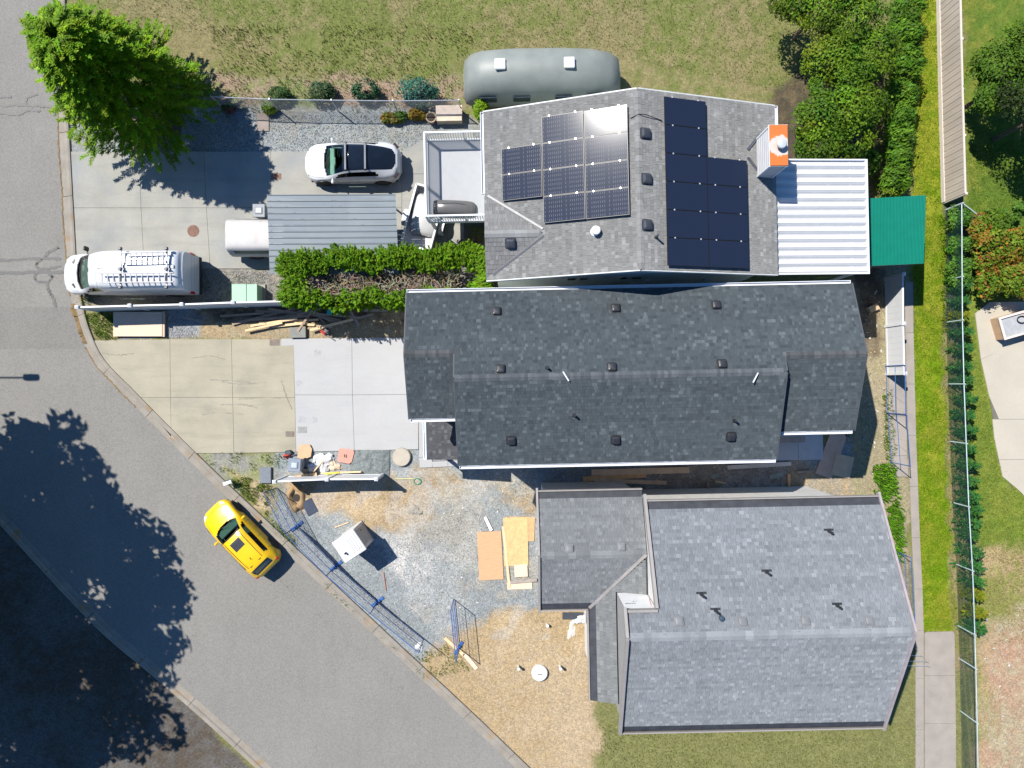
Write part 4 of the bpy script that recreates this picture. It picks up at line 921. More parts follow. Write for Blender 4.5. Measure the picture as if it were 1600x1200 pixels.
# ---- white electric crossover
def white_car():
    t = thing('car', 'white crossover car with black glass roof and two roof bars on the upper driveway', 'car', G(556.5,261), R(0.6)); L_ = 4.75; WX = [-1.47,1.42]; wr = .36
    lines = [([(0,.36),(.025,.62),(.06,.78),(.13,.90),(.5,.92),(.88,.90),(.96,.74),(1,.45)], [(0,.34),(.1,.25),(.9,.25),(1,.42)]),
             ([(0,.40),(.025,.66),(.06,.82),(.14,.95),(.5,.965),(.85,.96),(.94,.82),(1,.48)], [(0,.48),(.2,.60),(.8,.66),(1,.62)]),
             ([(0,.36),(.025,.60),(.06,.76),(.14,.89),(.3,.91),(.5,.90),(.8,.90),(.91,.82),(.97,.66),(1,.46)], [(0,.60),(.06,.74),(.15,.86),(.3,.95),(.6,1.0),(.85,1.06),(.94,1.0),(1,.74)]),
             ([(0,.30),(.03,.50),(.07,.63),(.15,.74),(.22,.76),(.30,.74),(.47,.655),(.67,.61),(.85,.54),(.93,.47),(1,.36)], [(0,.63),(.05,.78),(.15,.92),(.235,1.0),(.30,1.14),(.42,1.42),(.5,1.53),(.62,1.545),(.78,1.40),(.94,1.14),(.975,1.08),(1,.80)]),
             ([(0,.24),(.05,.32),(.22,.40),(.47,.36),(.67,.34),(.93,.28),(1,.25)], [(0,.65),(.05,.81),(.15,.97),(.22,1.03),(.30,1.18),(.42,1.47),(.5,1.58),(.62,1.60),(.78,1.45),(.94,1.17),(.975,1.10),(1,.82)]),
             ([(0,0),(1,0)], [(0,.66),(.05,.82),(.15,.985),(.21,1.04),(.30,1.20),(.42,1.49),(.5,1.60),(.62,1.62),(.78,1.47),(.94,1.18),(.975,1.11),(1,.83)])]
    def reg(s, j, c):
        if j > 3.12:
            e = (j-3)/2
            if .215+.03*(1-e)**2 < s < .43: return 'windscreen'
            if .43 <= s < .745: return 'glass_roof'
            if .755 < s < .955-.05*max(0,(.55-e)): return 'rear_window'
        if 2.18 < j < 2.86 and .335+.06*(j-2.18) < s < .80-.10*(j-2.2): return 'side_window'
        return 'body'
    B = loft_body(L_, lines, reg, WX, wr)
    part('body', B['body'], white_p, t, smooth=True); part('windscreen', B['windscreen'], clear_g, t, smooth=True); part('glass_roof', B['glass_roof'], roof_g, t, smooth=True)
    part('rear_window', B['rear_window'], roof_g, t, smooth=True); part('side_window', B['side_window'], tint_g, t, smooth=True)
    part('underbody', MB().box((0,0,.34), (4.3,1.66,.10)), under_m, t)
    part('dashboard', MB().box((-.98,0,.86), (.26,1.34,.10), bev=.04), dash_l, t); part('screen', MB().box((-.80,-.03,.97), (.05,.36,.24), bev=.01), dash_l, t); part('cowl', MB().box((-1.22,0,.88), (.30,1.30,.06)), dash_m, t)
    part('steering_wheel', MB().path([(-.66,.36+.18*math.cos(a),.93+.18*math.sin(a)) for a in [2*math.pi*k/14 for k in range(15)]], .016, 5), dash_m, t)
    seats(t, (-.25,.75), mat('seat_black', (.03,.03,.032), .7)); mirrors(t, -.93, .93, 1.02, white_p)
    for x, z, hw in ((-.15,1.635,.66),(.80,1.625,.63)):
        b_ = part('roof_bar', MB().box((x,0,z+.05), (.10,hw*2,.035), bev=.012), dark_metal, t)
        for s in (-1,1): part('bar_foot', MB().box((x,s*hw,z-.03), (.13,.08,.14), bev=.03), trimb, b_)
    for s in (-1,1):
        part('headlight', MB().box((-2.08,s*.63,.72), (.24,.14,.05), rz=s*.5, bev=.02), mat('lamp_dark', (.08,.085,.09), .15, coat=1), t)
        part('tail_light', MB().box((2.16,s*.72,.95), (.30,.16,.05), rz=-s*.9, bev=.02), mat('lamp_smoke', (.03,.012,.012), .2), t)
    for x in WX:
        for s in (-1,1): wheel(t, x, s*.83, wr, .24, rimd_m)
    arches(t, WX, wr, .945); seams(t, B['_grid'], [('s',.038,2.6,5),('j',2.75,.04,.22),('s',.345,.7,2.1),('s',.565,.7,2.1),('s',.74,1.0,2.1),('s',.957,2.75,5),('j',1.0,.345,.74)], gap_w)
    for y in (-.3,.28): part('wiper', MB().path([(-1.30,y,1.06),(-1.18,y+.30,1.115)], .012, 5), trimb, t)
white_car()
# ---- yellow hatchback
def yellow_car():
    t = thing('car', 'yellow hatchback with sunroof parked at the kerb by the building lot', 'car', G(384.5,836.5), R(-45.5)); L_ = 4.2; WX = [-1.30,1.28]; wr = .325
    lines = [([(0,.42),(.03,.66),(.10,.80),(.5,.83),(.9,.82),(.97,.72),(1,.55)], [(0,.34),(.1,.24),(.9,.25),(1,.40)]),
             ([(0,.48),(.03,.70),(.12,.86),(.5,.885),(.86,.885),(.95,.80),(1,.60)], [(0,.46),(.2,.56),(.8,.60),(1,.58)]),
             ([(0,.46),(.03,.66),(.12,.81),(.3,.83),(.5,.83),(.8,.83),(.92,.79),(.97,.72),(1,.58)], [(0,.58),(.06,.68),(.15,.80),(.3,.90),(.6,.95),(.85,1.0),(.96,.96),(1,.72)]),
             ([(0,.38),(.05,.52),(.15,.66),(.24,.70),(.33,.66),(.46,.575),(.7,.56),(.86,.535),(.93,.54),(1,.48)], [(0,.61),(.05,.72),(.15,.84),(.265,.95),(.33,1.10),(.44,1.33),(.52,1.40),(.72,1.40),(.87,1.33),(.955,1.05),(.98,.98),(1,.76)]),
             ([(0,.2),(.24,.36),(.46,.30),(.86,.28),(1,.25)], [(0,.63),(.05,.75),(.15,.89),(.255,.99),(.33,1.14),(.44,1.38),(.52,1.445),(.72,1.445),(.87,1.37),(.955,1.07),(.98,1.0),(1,.78)]),
             ([(0,0),(1,0)], [(0,.64),(.05,.76),(.15,.905),(.25,1.0),(.33,1.15),(.44,1.39),(.52,1.455),(.72,1.455),(.87,1.38),(.955,1.08),(.98,1.01),(1,.79)])]
    def reg(s, j, c):
        if j > 3.10:
            e = (j-3)/2
            if .25+.045*(1-e)**2 < s < .425: return 'windscreen'
            if .885 < s < .955: return 'rear_window'
            if .492 < s < .60 and j > 3.9: return 'sunroof'
        if 2.16 < j < 2.86 and .36+.08*(j-2.18) < s < .83-.05*(j-2.2): return 'side_window'
        return 'body'
    B = loft_body(L_, lines, reg, WX, wr)
    part('body', B['body'], yel_p, t, smooth=True); part('windscreen', B['windscreen'], clear_g, t, smooth=True); part('rear_window', B['rear_window'], roof_g, t, smooth=True); part('side_window', B['side_window'], glass('dusk_glass', (.3,.4,.36)), t, smooth=True)
    part('sunroof', B['sunroof'], mat('sunroof_dark', (.035,.037,.04), .25), t, smooth=True)
    part('underbody', MB().box((0,0,.33), (3.8,1.5,.10)), under_m, t); part('dashboard', MB().box((-.75,0,.82), (.40,1.24,.12), bev=.04), mat('dash_teal', (.10,.12,.115), .7), t)
    part('screen_band', MB().path([(-.355,-.54,1.36),(-.335,-.28,1.405),(-.33,0,1.415),(-.335,.28,1.405),(-.355,.54,1.36)], .014, 5), trimb, t)
    seats(t, (-.1,.8), mat('seat_grey', (.07,.075,.075), .8), y_=.33, z=.45); mirrors(t, -.62, .84, .95, yel_p)
    for s in (-1,1):
        part('roof_seam', MB().path([(-.30,s*.485,1.425),(.3,s*.475,1.452),(.9,s*.465,1.445),(1.4,s*.45,1.395)], .010, 5), trimb, t)
        part('headlight', MB().box((-1.86,s*.56,.69), (.30,.18,.06), rz=s*.55, bev=.03), head_l, t)
        part('tail_light', MB().box((1.93,s*.66,.86), (.20,.20,.22), rz=-s*.55, bev=.06), red_l, t)
        part('spoiler_slot', MB().box((1.42,s*.28,1.415), (.02,.16,.012)), trimb, t)
    part('aerial', MB().tube((1.05,0,1.45), (1.16,0,1.53), .014, 6), trimb, t); part('number_plate', MB().box((-2.10,0,.5), (.03,.4,.12)), trim_w, t)
    for x in WX:
        for s in (-1,1): wheel(t, x, s*.765, wr, .21, rim_m)
    arches(t, WX, wr, .87); seams(t, B['_grid'], [('s',.05,2.6,5),('j',2.75,.05,.25),('s',.40,.7,2.1),('s',.63,.7,2.1),('s',.80,1.0,2.1),('s',.972,2.6,5),('j',1.0,.40,.80)], gap_y)
    for y in (-.3,.22): part('wiper', MB().path([(-1.02,y,1.03),(-.92,y+.34,1.07)], .012, 5), trimb, t)
yellow_car()
# ---- white van with ladders
def van():
    t = thing('van', 'white high-roof work van with roof ladders parked beside the white fence', 'van', G(219,433.5), R(0)); L_ = 6.5; WX = [-2.20,1.95]; wr = .36
    lines = [([(0,.55),(.02,.75),(.07,.90),(.5,.95),(.985,.95),(1,.90)], [(0,.40),(.08,.30),(.92,.32),(1,.42)]),
             ([(0,.60),(.02,.80),(.08,.98),(.5,1.01),(.985,1.0),(1,.95)], [(0,.62),(.1,.80),(.9,.95),(1,.95)]),
             ([(0,.55),(.02,.75),(.08,.93),(.15,.97),(.5,.985),(.985,.97),(1,.93)], [(0,.78),(.05,.98),(.12,1.10),(.2,1.30),(.3,1.42),(.9,1.5),(1,1.5)]),
             ([(0,.45),(.03,.64),(.08,.76),(.14,.82),(.22,.80),(.33,.78),(.40,.86),(.5,.905),(.94,.905),(1,.88)], [(0,.84),(.05,1.04),(.10,1.18),(.15,1.28),(.33,2.30),(.37,2.45),(.45,2.54),(.95,2.54),(.975,2.46),(1,2.25)]),
             ([(0,.24),(.14,.45),(.33,.42),(1,.44)], [(0,.88),(.05,1.09),(.10,1.23),(.145,1.33),(.33,2.38),(.37,2.54),(.45,2.63),(.95,2.63),(.975,2.55),(1,2.33)]),
             ([(0,0),(1,0)], [(0,.89),(.05,1.10),(.10,1.25),(.14,1.34),(.33,2.40),(.37,2.56),(.45,2.65),(.95,2.65),(.975,2.57),(1,2.35)])]
    def reg(s, j, c):
        e = (j-3)/2
        if j > 3.10 and .148+.03*(1-e)**2 < s < .318-.004*(1-e): return 'windscreen'
        if 2.15 < j < 2.80 and .19+.16*(j-2.15) < s < .37: return 'side_window'
        return 'body'
    B = loft_body(L_, lines, reg, WX, wr)
    part('body', B['body'], white_p, t, smooth=True); part('windscreen', B['windscreen'], clear_g, t, smooth=True); part('side_window', B['side_window'], tint_g, t, smooth=True)
    part('underbody', MB().box((0,0,.42), (6.0,1.7,.12)), under_m, t); part('dashboard', MB().box((-1.95,0,1.22), (.50,1.5,.12), bev=.04), mat('dash_teal'), t)
    part('wiper_tray', MB().path([(-2.12,-.74,1.37),(-2.27,-.4,1.37),(-2.31,0,1.37),(-2.27,.4,1.37),(-2.12,.74,1.37)], .04, 6), trimb, t)
    for s in (-1,1):
        part('bonnet_vent', MB().beam((-2.62,s*.50,1.235), (-2.48,s*.68,1.215), .10, .05), trimb, t)
        part('mirror', MB().box((-1.72,s*1.13,1.62), (.14,.22,.34), bev=.05).beam((-1.72,s*.9,1.52), (-1.72,s*1.1,1.52), .06, .05), trimb, t)
        part('tail_light', MB().box((3.19,s*.92,1.25), (.14,.14,.46), bev=.03), red_l, t); part('headlight', MB().box((-2.98,s*.66,.88), (.24,.26,.18), rz=s*.6, bev=.05), head_l, t)
    for k in range(3): part('door_seam', MB().box((3.245,0,.85+.28*k), (.02,1.6,.02)), mat('van_seam_grey', (.30,.31,.33), .5), t)  # grey strips drawn across the rear doors as seams
    part('rear_bumper', MB().box((3.24,0,.5), (.14,1.86,.2), bev=.04), trimb, t); part('aerial', MB().tube((-.6,.1,2.55), (-.52,.1,2.66), .03, 6), trimb, t)
    part('roof_rib', MB().box((1.2,.10,2.655), (3.6,.16,.05), bev=.012), white_p, t)
    for x in WX:
        for s in (-1,1): wheel(t, x, s*.86, wr, .24, rim_m)
    arches(t, WX, wr, 1.0); seams(t, B['_grid'], [('s',.03,2.6,5),('j',2.75,.04,.15),('s',.36,.6,2.9),('s',.56,.6,2.6),('j',2.3,.40,.95),('j',3.5,.40,.96),('s',.40,3.0,5)], gap_w)
    rk = mat('rack_alu', (.22,.22,.24), .5, metal=.2)
    for x in (.62,2.75):
        b_ = part('rack_bar', MB().box((x,0,2.80), (.07,1.86,.05)), rk, t)
        for y in (-.9,-.05,.9): part('rack_clamp', MB().box((x,y,2.84), (.14,.13,.16), bev=.02), dark_metal, b_)
    g0 = t.location
    def ladder(x0, x1, y, wd, label, n, skew):
        l = thing('ladder', label, 'ladder', (g0.x, g0.y, 2.83), 0)
        for s in (-1,1): part('rail', MB().beam((x0,y+s*wd/2,.06), (x1,y+s*wd/2+skew,.06), .045, .08), rk, l)
        for k in range(n): x = x0+.15+(x1-x0-.3)*k/(n-1); yy = y+skew*(x-x0)/(x1-x0); part('rung', MB().beam((x,yy-wd/2,.06), (x,yy+wd/2,.06), .035, .035), rk, l)
        return l
    ladder(.72,2.78, .46, .44, 'short aluminium ladder on the van roof, on the driveway side', 8, .06)
    ladder(-.35,3.12, -.48, .42, 'long aluminium ladder on the van roof, on the fence side', 13, .04)
van()
# ---- pickup with white canopy under the carport
def truck():
    t = thing('pickup_truck', 'white pickup truck with canopy, its tail sticking out of the carport', 'truck', G(452,377.5), R(180.0)); L_ = 5.2; WX = [-1.7,1.55]; wr = .35
    lines = [([(0,.55),(.03,.75),(.1,.84),(.97,.86),(1,.80)], [(0,.45),(.1,.38),(1,.45)]), ([(0,.58),(.03,.80),(.1,.90),(.97,.92),(1,.86)], [(0,.65),(.1,.75),(1,.78)]),
             ([(0,.55),(.03,.74),(.1,.84),(.97,.90),(1,.84)], [(0,.85),(.15,.98),(.3,1.02),(1,1.06)]),
             ([(0,.48),(.1,.74),(.27,.76),(.36,.64),(.5,.66),(.55,.69),(.975,.71),(1,.69)], [(0,.88),(.1,1.0),(.27,1.08),(.36,1.55),(.5,1.62),(.56,1.63),(.975,1.65),(.99,1.6),(1,1.1)]),
             ([(0,.25),(.36,.34),(1,.36)], [(0,.90),(.1,1.03),(.27,1.10),(.36,1.60),(.5,1.66),(.975,1.69),(.99,1.64),(1,1.14)]), ([(0,0),(1,0)], [(0,.9),(.1,1.04),(.27,1.11),(.36,1.61),(.5,1.67),(.975,1.70),(.99,1.65),(1,1.15)])]
    def reg(s, j, c):
        if j > 3.1 and .275 < s < .35: return 'windscreen'
        if 2.2 < j < 2.75 and .60 < s < .93: return 'canopy_window'
        if 2.2 < j < 2.8 and .36 < s < .54: return 'side_window'
        if j <= 2.0 and s > .53: return 'bed'
        return 'body'
    B = loft_body(L_, lines, reg, WX, wr)
    cw = mat('canopy_white', (.34,.33,.32), .5, var=.06, tint=(.29,.27,.25), tscale=2, tlo=.5, thi=.75)
    part('body', B['body'], cw, t, smooth=True); part('bed', B['bed'], mat('paint_beige', (.40,.38,.34), .4), t, smooth=True)
    for k in ('windscreen','side_window','canopy_window'): part(k, B[k], tint_g if k != 'canopy_window' else mat('dusty_glass', (.05,.065,.065), .2), t, smooth=True)
    part('underbody', MB().box((0,0,.45), (4.8,1.5,.12)), under_m, t); part('rear_bumper', MB().box((2.62,0,.55), (.12,1.7,.16), bev=.03), rim_m, t)
    for s in (-1,1): part('tail_light', MB().box((2.57,s*.78,.9), (.06,.12,.34)), red_l, t)
    part('brake_light', MB().box((2.515,0,1.58), (.05,.32,.05)), red_l, t)
    for x in WX:
        for s in (-1,1): wheel(t, x, s*.80, wr, .22, rim_m)
truck()
# ---- carport
CZ = 2.45
cp = thing('carport', 'open carport with blue-grey ribbed steel roof beside the white car', 'carport', G(517,366,CZ)); cp.location.z = 0
q = [G(417,304,CZ), G(618,303,CZ), G(621,412,CZ-.15), G(421.5,428,CZ-.15)]
q[2] = G(623,427,CZ-.15)
cpm = mat('carport_steel', (.125,.150,.170), .5, var=.05, scale=1.5, tint=(.14,.165,.183), tscale=.9, spec=.25)
n_ = 13
for k in range(n_):
    t0, t1 = k/n_, (k+1)/n_; vs = []
    def ed(i, j, t): return q[i].lerp(q[j], t)
    for tt, dz in ((t0,0),(t0+.06/n_,.035),(t0+.14/n_,.035),(t0+.20/n_,0),(t1-.03/n_,.0)):
        a, b = ed(0,3,tt), ed(1,2,tt); sag = .03*math.sin(math.pi*tt)
        for f in (0,.3,.62,1): p = a.lerp(b, f); vs.append((p.x, p.y, p.z+dz-sag*math.sin(math.pi*f)+.012*math.sin(9*tt+5*f)))
    part('roof_sheet', MB().add(vs, [(i*4+f, i*4+f+1, i*4+f+5, i*4+f+4) for i in range(4) for f in range(3)]), cpm, cp, world=True)
for i, f in ((0,.06),(0,.5),(0,.94),(3,.06),(3,.5),(3,.94)):
    a = q[0].lerp(q[1], f) if i == 0 else q[3].lerp(q[2], f); a = Vector((a.x, a.y+(-.12 if i == 0 else .12), 0)); part('post', MB().beam(a, a+Vector((0,0,CZ-.1 if i == 0 else CZ-.25)), .07, .07), mat('post_steel', (.3,.32,.34), .5), cp, world=True)
for f in (.02,.5,.98): part('rafter', MB().beam(q[0].lerp(q[1], f)-Vector((0,0,.09)), q[3].lerp(q[2], f)-Vector((0,0,.09)), .06, .08), mat('post_steel'), cp, world=True)
# ---- utility trailer with a cover
tl = thing('trailer', 'white open box trailer standing askew between the carport and the deck', 'trailer', G(665,347), R(-105)); tw = mat('trailer_white', (.56,.555,.56), .5, var=.06, tint=(.44,.42,.40), tscale=3)
part('bed', MB().box((0,0,.52), (2.95,1.42,.06)), mat('trailer_bed', (.42,.41,.41), .7, var=.1), tl)
for s in (-1,1): part('side_panel', MB().box((0,s*.73,.76), (3.0,.05,.46)).box((0,s*.73,1.0), (3.02,.09,.05)), tw, tl)
part('front_panel', MB().box((-1.5,0,.76), (.05,1.48,.46)).box((-1.5,0,1.0), (.09,1.5,.05)), tw, tl); part('tailgate', MB().box((1.5,0,.76), (.05,1.48,.46)).box((1.5,0,1.0), (.09,1.5,.05)), tw, tl)
for s in (-1,1):
    part('mudguard', MB().lathe((.1,s*.94-.12,.34), [(.42,0),(.42,.24),(.38,.24),(.38,0)], 20, axis='y'), tw, tl); wheel(tl, .1, s*.94, .31, .19, rim_m)
part('drawbar', MB().beam((-1.5,-.4,.5), (-2.5,0,.46), .07, .08).beam((-1.5,.4,.5), (-2.5,0,.46), .07, .08).box((-2.55,0,.46), (.2,.09,.09)), tw, tl); part('jockey_wheel', MB().tube((-2.2,.0,.12), (-2.2,0,.72), .03, 8).lathe((-2.2,-.03,.11), [(.02,0),(.11,0),(.11,.06),(.02,.06)], 12, axis='y'), dark_metal, tl)
can = tag(link('truck_canopy', None, None, None, tl.location+Vector((.08,.18,.55)), R(-99)), 'pale grey fibreglass canopy shell lying in the white trailer', 'canopy')
part('shell', rbox(MB(), 2.05, 1.36, .42), mat('canopy_grey', (.34,.345,.34), .35, var=.04), can, smooth=True); part('window_frame', MB().path([(.86,-.55,.10),(.98,-.3,.15),(1.0,0,.17),(.98,.3,.15),(.86,.55,.10)], .035, 6), trimb, can)
part('strap', MB().path([(.88,-.4,.2),(.4,-.62,.22),(-.4,-.66,.22)], .015, 5), trimb, can)
# ---- long grey trailer at the top, beyond the solar house
rv = thing('travel_trailer', 'grey-green caravan with rounded roof behind the solar house at the top edge', 'caravan', G(845,140)); rv.rotation_euler = (0,0,ROT)
part('body', MB().add([(p[0], p[1], p[2]+.55) for p in rbox(MB(), 7.6, 2.4, 2.3).v], rbox(MB(), 7.6, 2.4, 2.3).f), mat('caravan_grey', (.16,.175,.165), .5, var=.12, scale=1.5), rv, smooth=True)
for x in (-.6,.6):
    for s in (-1,1): wheel(rv, x, s*1.05, .36, .22, rim_m)
for x in (-2,1.2): part('roof_hatch', MB().box((x,0,2.86), (.5,.5,.12), bev=.03), trim_w, rv)
for x in (-2.6,-1,1,2.5): part('window', MB().box((x,-1.19,1.75), (.8,.04,.5)), pane_m, rv)

# ================================================================== FENCES
vin = mat('vinyl_white', (.50,.51,.525), .4, var=.03, scale=2); vin_s = mat('vinyl_panel', (.48,.49,.505), .45, var=.03)
def vinyl_fence(label, pts, hgt=1.75, post_h=None, boards=True, mp=vin, mpan=vin_s, name='fence', flip=1):
    t = thing(name, label, 'fence', pts[0])
    for p in pts:
        po = part('post', MB().box((p.x,p.y,hgt/2+.03), (.13,.13,hgt+.06)), mp, t, world=True)
        part('post_cap', MB().box((p.x,p.y,hgt+.075), (.17,.17,.03)).add([(p.x-.08,p.y-.08,hgt+.09),(p.x+.08,p.y-.08,hgt+.09),(p.x+.08,p.y+.08,hgt+.09),(p.x-.08,p.y+.08,hgt+.09),(p.x,p.y,hgt+.14)], [(0,1,4),(1,2,4),(2,3,4),(3,0,4)]), mp, po, world=True)
    for a, b in zip(pts, pts[1:]):
        u = Vector((0,0,1)); part('top_rail', MB().beam(a+u*(hgt-.06), b+u*(hgt-.06), .075, .12), mp, t, world=True); part('bottom_rail', MB().beam(a+u*.13, b+u*.13, .06, .12), mp, t, world=True)
        d = b-a; n_ = max(1, int(round(d.length/.30)))
        if boards:
            for k in range(n_):
                p0, p1 = a+d*((k+.006)/n_), a+d*((k+.994)/n_); part('board', MB().beam(p0+u*(hgt/2+.03), p1+u*(hgt/2+.03), .028, hgt-.30), mpan, t, world=True)
    return t
def gp(px, py, z): p = G(px, py, z); return Vector((p.x, p.y, 0))
FH = 1.75
f1 = [(121,480.0),(203.5,477.5),(284.5,475.5),(364.5,472.5),(443,470.5),(521,468),(600,466)]
vinyl_fence('long white vinyl fence between the van and the wood pile', [gp(x,y,FH) for x, y in f1]+[Vector((gp(600,466,FH).x+1.1, gp(600,466,FH).y+.03, 0))], FH)
vinyl_fence('short white vinyl fence below the new driveway, with junk behind it', [gp(429,752.5,FH),gp(511,749,FH),gp(588,748.5,FH)], FH)
vinyl_fence('white vinyl fence between dark-roofed house and footpath', [gp(1412,428,1.65),gp(1412.5,505.5,1.65),gp(1414.5,583.5,1.65)], 1.60)
tanm = mat('cedar_tan', (.33,.285,.24), .85, var=.12, scale=2, stretch=(1,1,.3)); tanp = mat('fence_cream', (.44,.39,.34), .8, var=.06)
TH = 1.75; tp = [gp(1500,-40,TH), gp(1502,60,TH), gp(1504,140,TH), gp(1506,211,TH), gp(1508.5,302,TH)]
t = thing('board_fence', 'tan wooden board fence with cream rail between lawn strip and garden trees', 'fence', tp[-1])
for p in tp: part('post', MB().box((p.x+.05,p.y,TH/2), (.11,.11,TH+.04)), tanp, t, world=True)
for a, b in zip(tp, tp[1:]):
    u = Vector((0,0,1)); part('top_rail', MB().beam(a+u*TH, b+u*TH, .085, .06), tanp, t, world=True); part('kick_board', MB().beam(a+u*.14-Vector((.03,0,0)), b+u*.14-Vector((.03,0,0)), .06, .26), tanp, t, world=True)
    d = b-a; n_ = int(d.length/.15)
    for k in range(n_): p = a+d*((k+.5)/n_); part('board', MB().box((p.x-.01*(k%2),p.y,TH/2+.05), (.03,d.length/n_-.008,TH-.16)), tanm, t, world=True)
def chain_link(t, pts, hgt, wm, rail_m, sp=.11, wr_=.006, post=True, bottom=False):
    for a, b in zip(pts, pts[1:]):
        u = Vector((0,0,1)); part('top_rail', MB().tube(a+u*hgt, b+u*hgt, .024, 8), rail_m, t, world=True)
        mb = MB(); d = b-a; L_ = d.length; d = d.normalized(); s_ = -hgt
        nn = Vector((-d.y, d.x, 0))
        while s_ < L_:
            for sg_ in (1,-1):
                x0, x1 = s_, s_+hgt; z0, z1 = (0,hgt) if sg_ > 0 else (hgt,0)
                lo, hi = max(x0,0), min(x1,L_)
                if hi > lo:
                    za, zb = z0+(z1-z0)*(lo-x0)/hgt, z0+(z1-z0)*(hi-x0)/hgt; A_, B_ = a+d*lo+u*(za+.03), a+d*hi+u*(zb+.03)
                    mb.beam(A_, B_, wr_, wr_, up=nn)
            s_ += sp
        m_ = part('mesh', mb, wm, t, world=True, kind='stuff')
    if post:
        for p in pts: part('post', MB().tube(p, p+Vector((0,0,hgt+.08)), .032, 8), rail_m, t, world=True)
galv = mat('galvanised', (.45,.46,.47), .4, metal=.6); galv_w = mat('galvanised_wire', (.20,.21,.22), .5, metal=.4)
green_w = mat('green_vinyl_wire', (.010,.040,.034), .5); rail_pale = mat('rail_pale', (.36,.44,.46), .5, metal=.2)
CH = 1.35
t = thing('chain_link_fence', 'galvanised chain-link fence between the gravel strip and the flower bed at the top', 'fence', gp(420,155,CH))
chain_link(t, [gp(x,y,CH) for x, y in ((330,151),(421,155),(518,156.5),(614,157.5),(717,156.5))], CH, galv_w, galv)
GH = 1.25
gpts = [(1503,318),(1503.5,432),(1504,500),(1506.5,600),(1510,693),(1514,792),(1520,892),(1523.5,992),(1525,1045),(1527,1130),(1529,1230)]
t = thing('mesh_fence', 'green chain-link fence running along the lawn strip and cedar row', 'fence', gp(*gpts[4],GH))
chain_link(t, [gp(x,y,GH) for x, y in gpts], GH, green_w, rail_pale, sp=.085, wr_=.006)
t = thing('mesh_fence', 'short stub of green mesh fence turning into the garden by the tan fence', 'fence', gp(1504,318,GH))
chain_link(t, [gp(1504,317,GH), gp(1530,337,GH)], GH, green_w, rail_pale, sp=.085, wr_=.006)
# blue temporary fencing
blue = mat('blue_steel', (.028,.085,.25), .5, var=.12, scale=5); bluew = mat('blue_wire', (.07,.10,.20), .5); dkw = mat('dark_wire', (.03,.035,.05), .5)
def temp_panel(label, a, b, hgt=1.8, feet=True, wires=.10, lean=Vector((0,0,0)), hw=.30):
    t = thing('temporary_barrier', label, 'barrier', a, group='blue temporary fence panels'); u = Vector((0,0,1)); d = (b-a); L_ = d.length; d = d.normalized()
    top = u*hgt+lean
    for p in (a, b): part('upright', MB().tube(p+u*.03, p+u*.03+top, .021, 8), blue, t, world=True)
    part('top_bar', MB().tube(a+top, b+top, .019, 8), blue, t, world=True); part('bottom_bar', MB().tube(a+u*.12, b+u*.12, .019, 8), blue, t, world=True); part('middle_bar', MB().tube(a+(a-a)+u*.03+top*.5, b+u*.03+top*.5, .014, 8), blue, t, world=True)
    mb = MB(); n_ = int(L_/wires)
    for k in range(1, n_): p = a+d*(L_*k/n_); mb.beam(p+u*.12, p+u*.03+top, .006, .006)
    for k in range(1, int(hgt/hw)): f = k*hw/hgt; mb.beam(a+u*.03+top*f, b+u*.03+top*f, .006, .006)
    part('mesh', mb, bluew, t, world=True, kind='stuff')
    return t
def foot(p, ang, label):
    o = solo('barrier_stand', MB().box((0,0,.04), (.16,.75,.05), bev=.015).box((0,.12,.10), (.08,.08,.14)).box((0,-.12,.10), (.08,.08,.14)).box((0,0,.075), (.10,.30,.03)), blue, label, 'stand', p, ang, 'blue barrier stands'); return o
def lift(px, py, z=1.8): return gp(px, py, z)
tp4 = [lift(423,757), lift(449,833), lift(515,893,1.8), lift(585,950,1.8), lift(652,1003,1.8)]
labs = ['end panel of blue mesh fencing next to the white fence post', 'blue mesh fence panel beside the portable toilet', 'blue mesh fence panel along the kerb, middle of the row', 'last blue mesh fence panel along the kerb, lowest in the row']
KB = [gp(432,762,0), gp(464,822,0), gp(525,884,0), gp(590,940,0), gp(662,998,0)]
for k in range(4): temp_panel(labs[k], KB[k], KB[k+1], 1.8, wires=.07)
for k, lb in ((1,'blue steel fence foot nearest the yellow car'), (2,'blue steel fence foot below the portable toilet'), (3,'blue steel fence foot on the kerb side of the gravel lot')):
    foot(KB[k]+Vector((0,0,0)), R(-52), lb)
a, b = gp(704.5,953,1.8), gp(712,1049,1.8); a, b = gp(709,936,0), gp(717,1012,0)
temp_panel('single blue mesh fence panel standing on the sandy ground by the planks', a, b, 1.8, wires=.15); foot(b, R(-30), 'blue fence foot on the planks at the bottom of the lot')
rp4 = [gp(1383,572,0), gp(1384,645,0), gp(1391,722,0)]
rr = [gp(1386,568,1.2), gp(1387,644,1.2), gp(1393,722,1.2)]
temp_panel('upper blue mesh panel leaning against the footpath behind the dark-roofed house', rp4[0], rp4[1], 1.75, wires=.9, hw=.9); temp_panel('lower blue mesh panel beside the footpath behind the dark-roofed house', rp4[1]+Vector((.05,-.05,0)), rp4[2], 1.75, wires=.9, hw=.9)
temp_panel('blue mesh panel half hidden beside the unfinished roof', gp(1402,862,0), gp(1408,960,0), 1.2, wires=.08)
mb = MB()
for k, y in enumerate((1027,1036,1043)): p = gp(1425,y,.5); mb.path([p+Vector((-.6,0,.3)), p+Vector((.75-.25*(k == 0)+.1*(k == 2),0,.3)), p+Vector((1.1-.25*(k == 0)+.1*(k == 2),-.18,.06))], .022, 6)
solo('bike_rack', mb, galv, 'three bent grey pipes beside the path at the corner of the unfinished house', 'pipe rack')
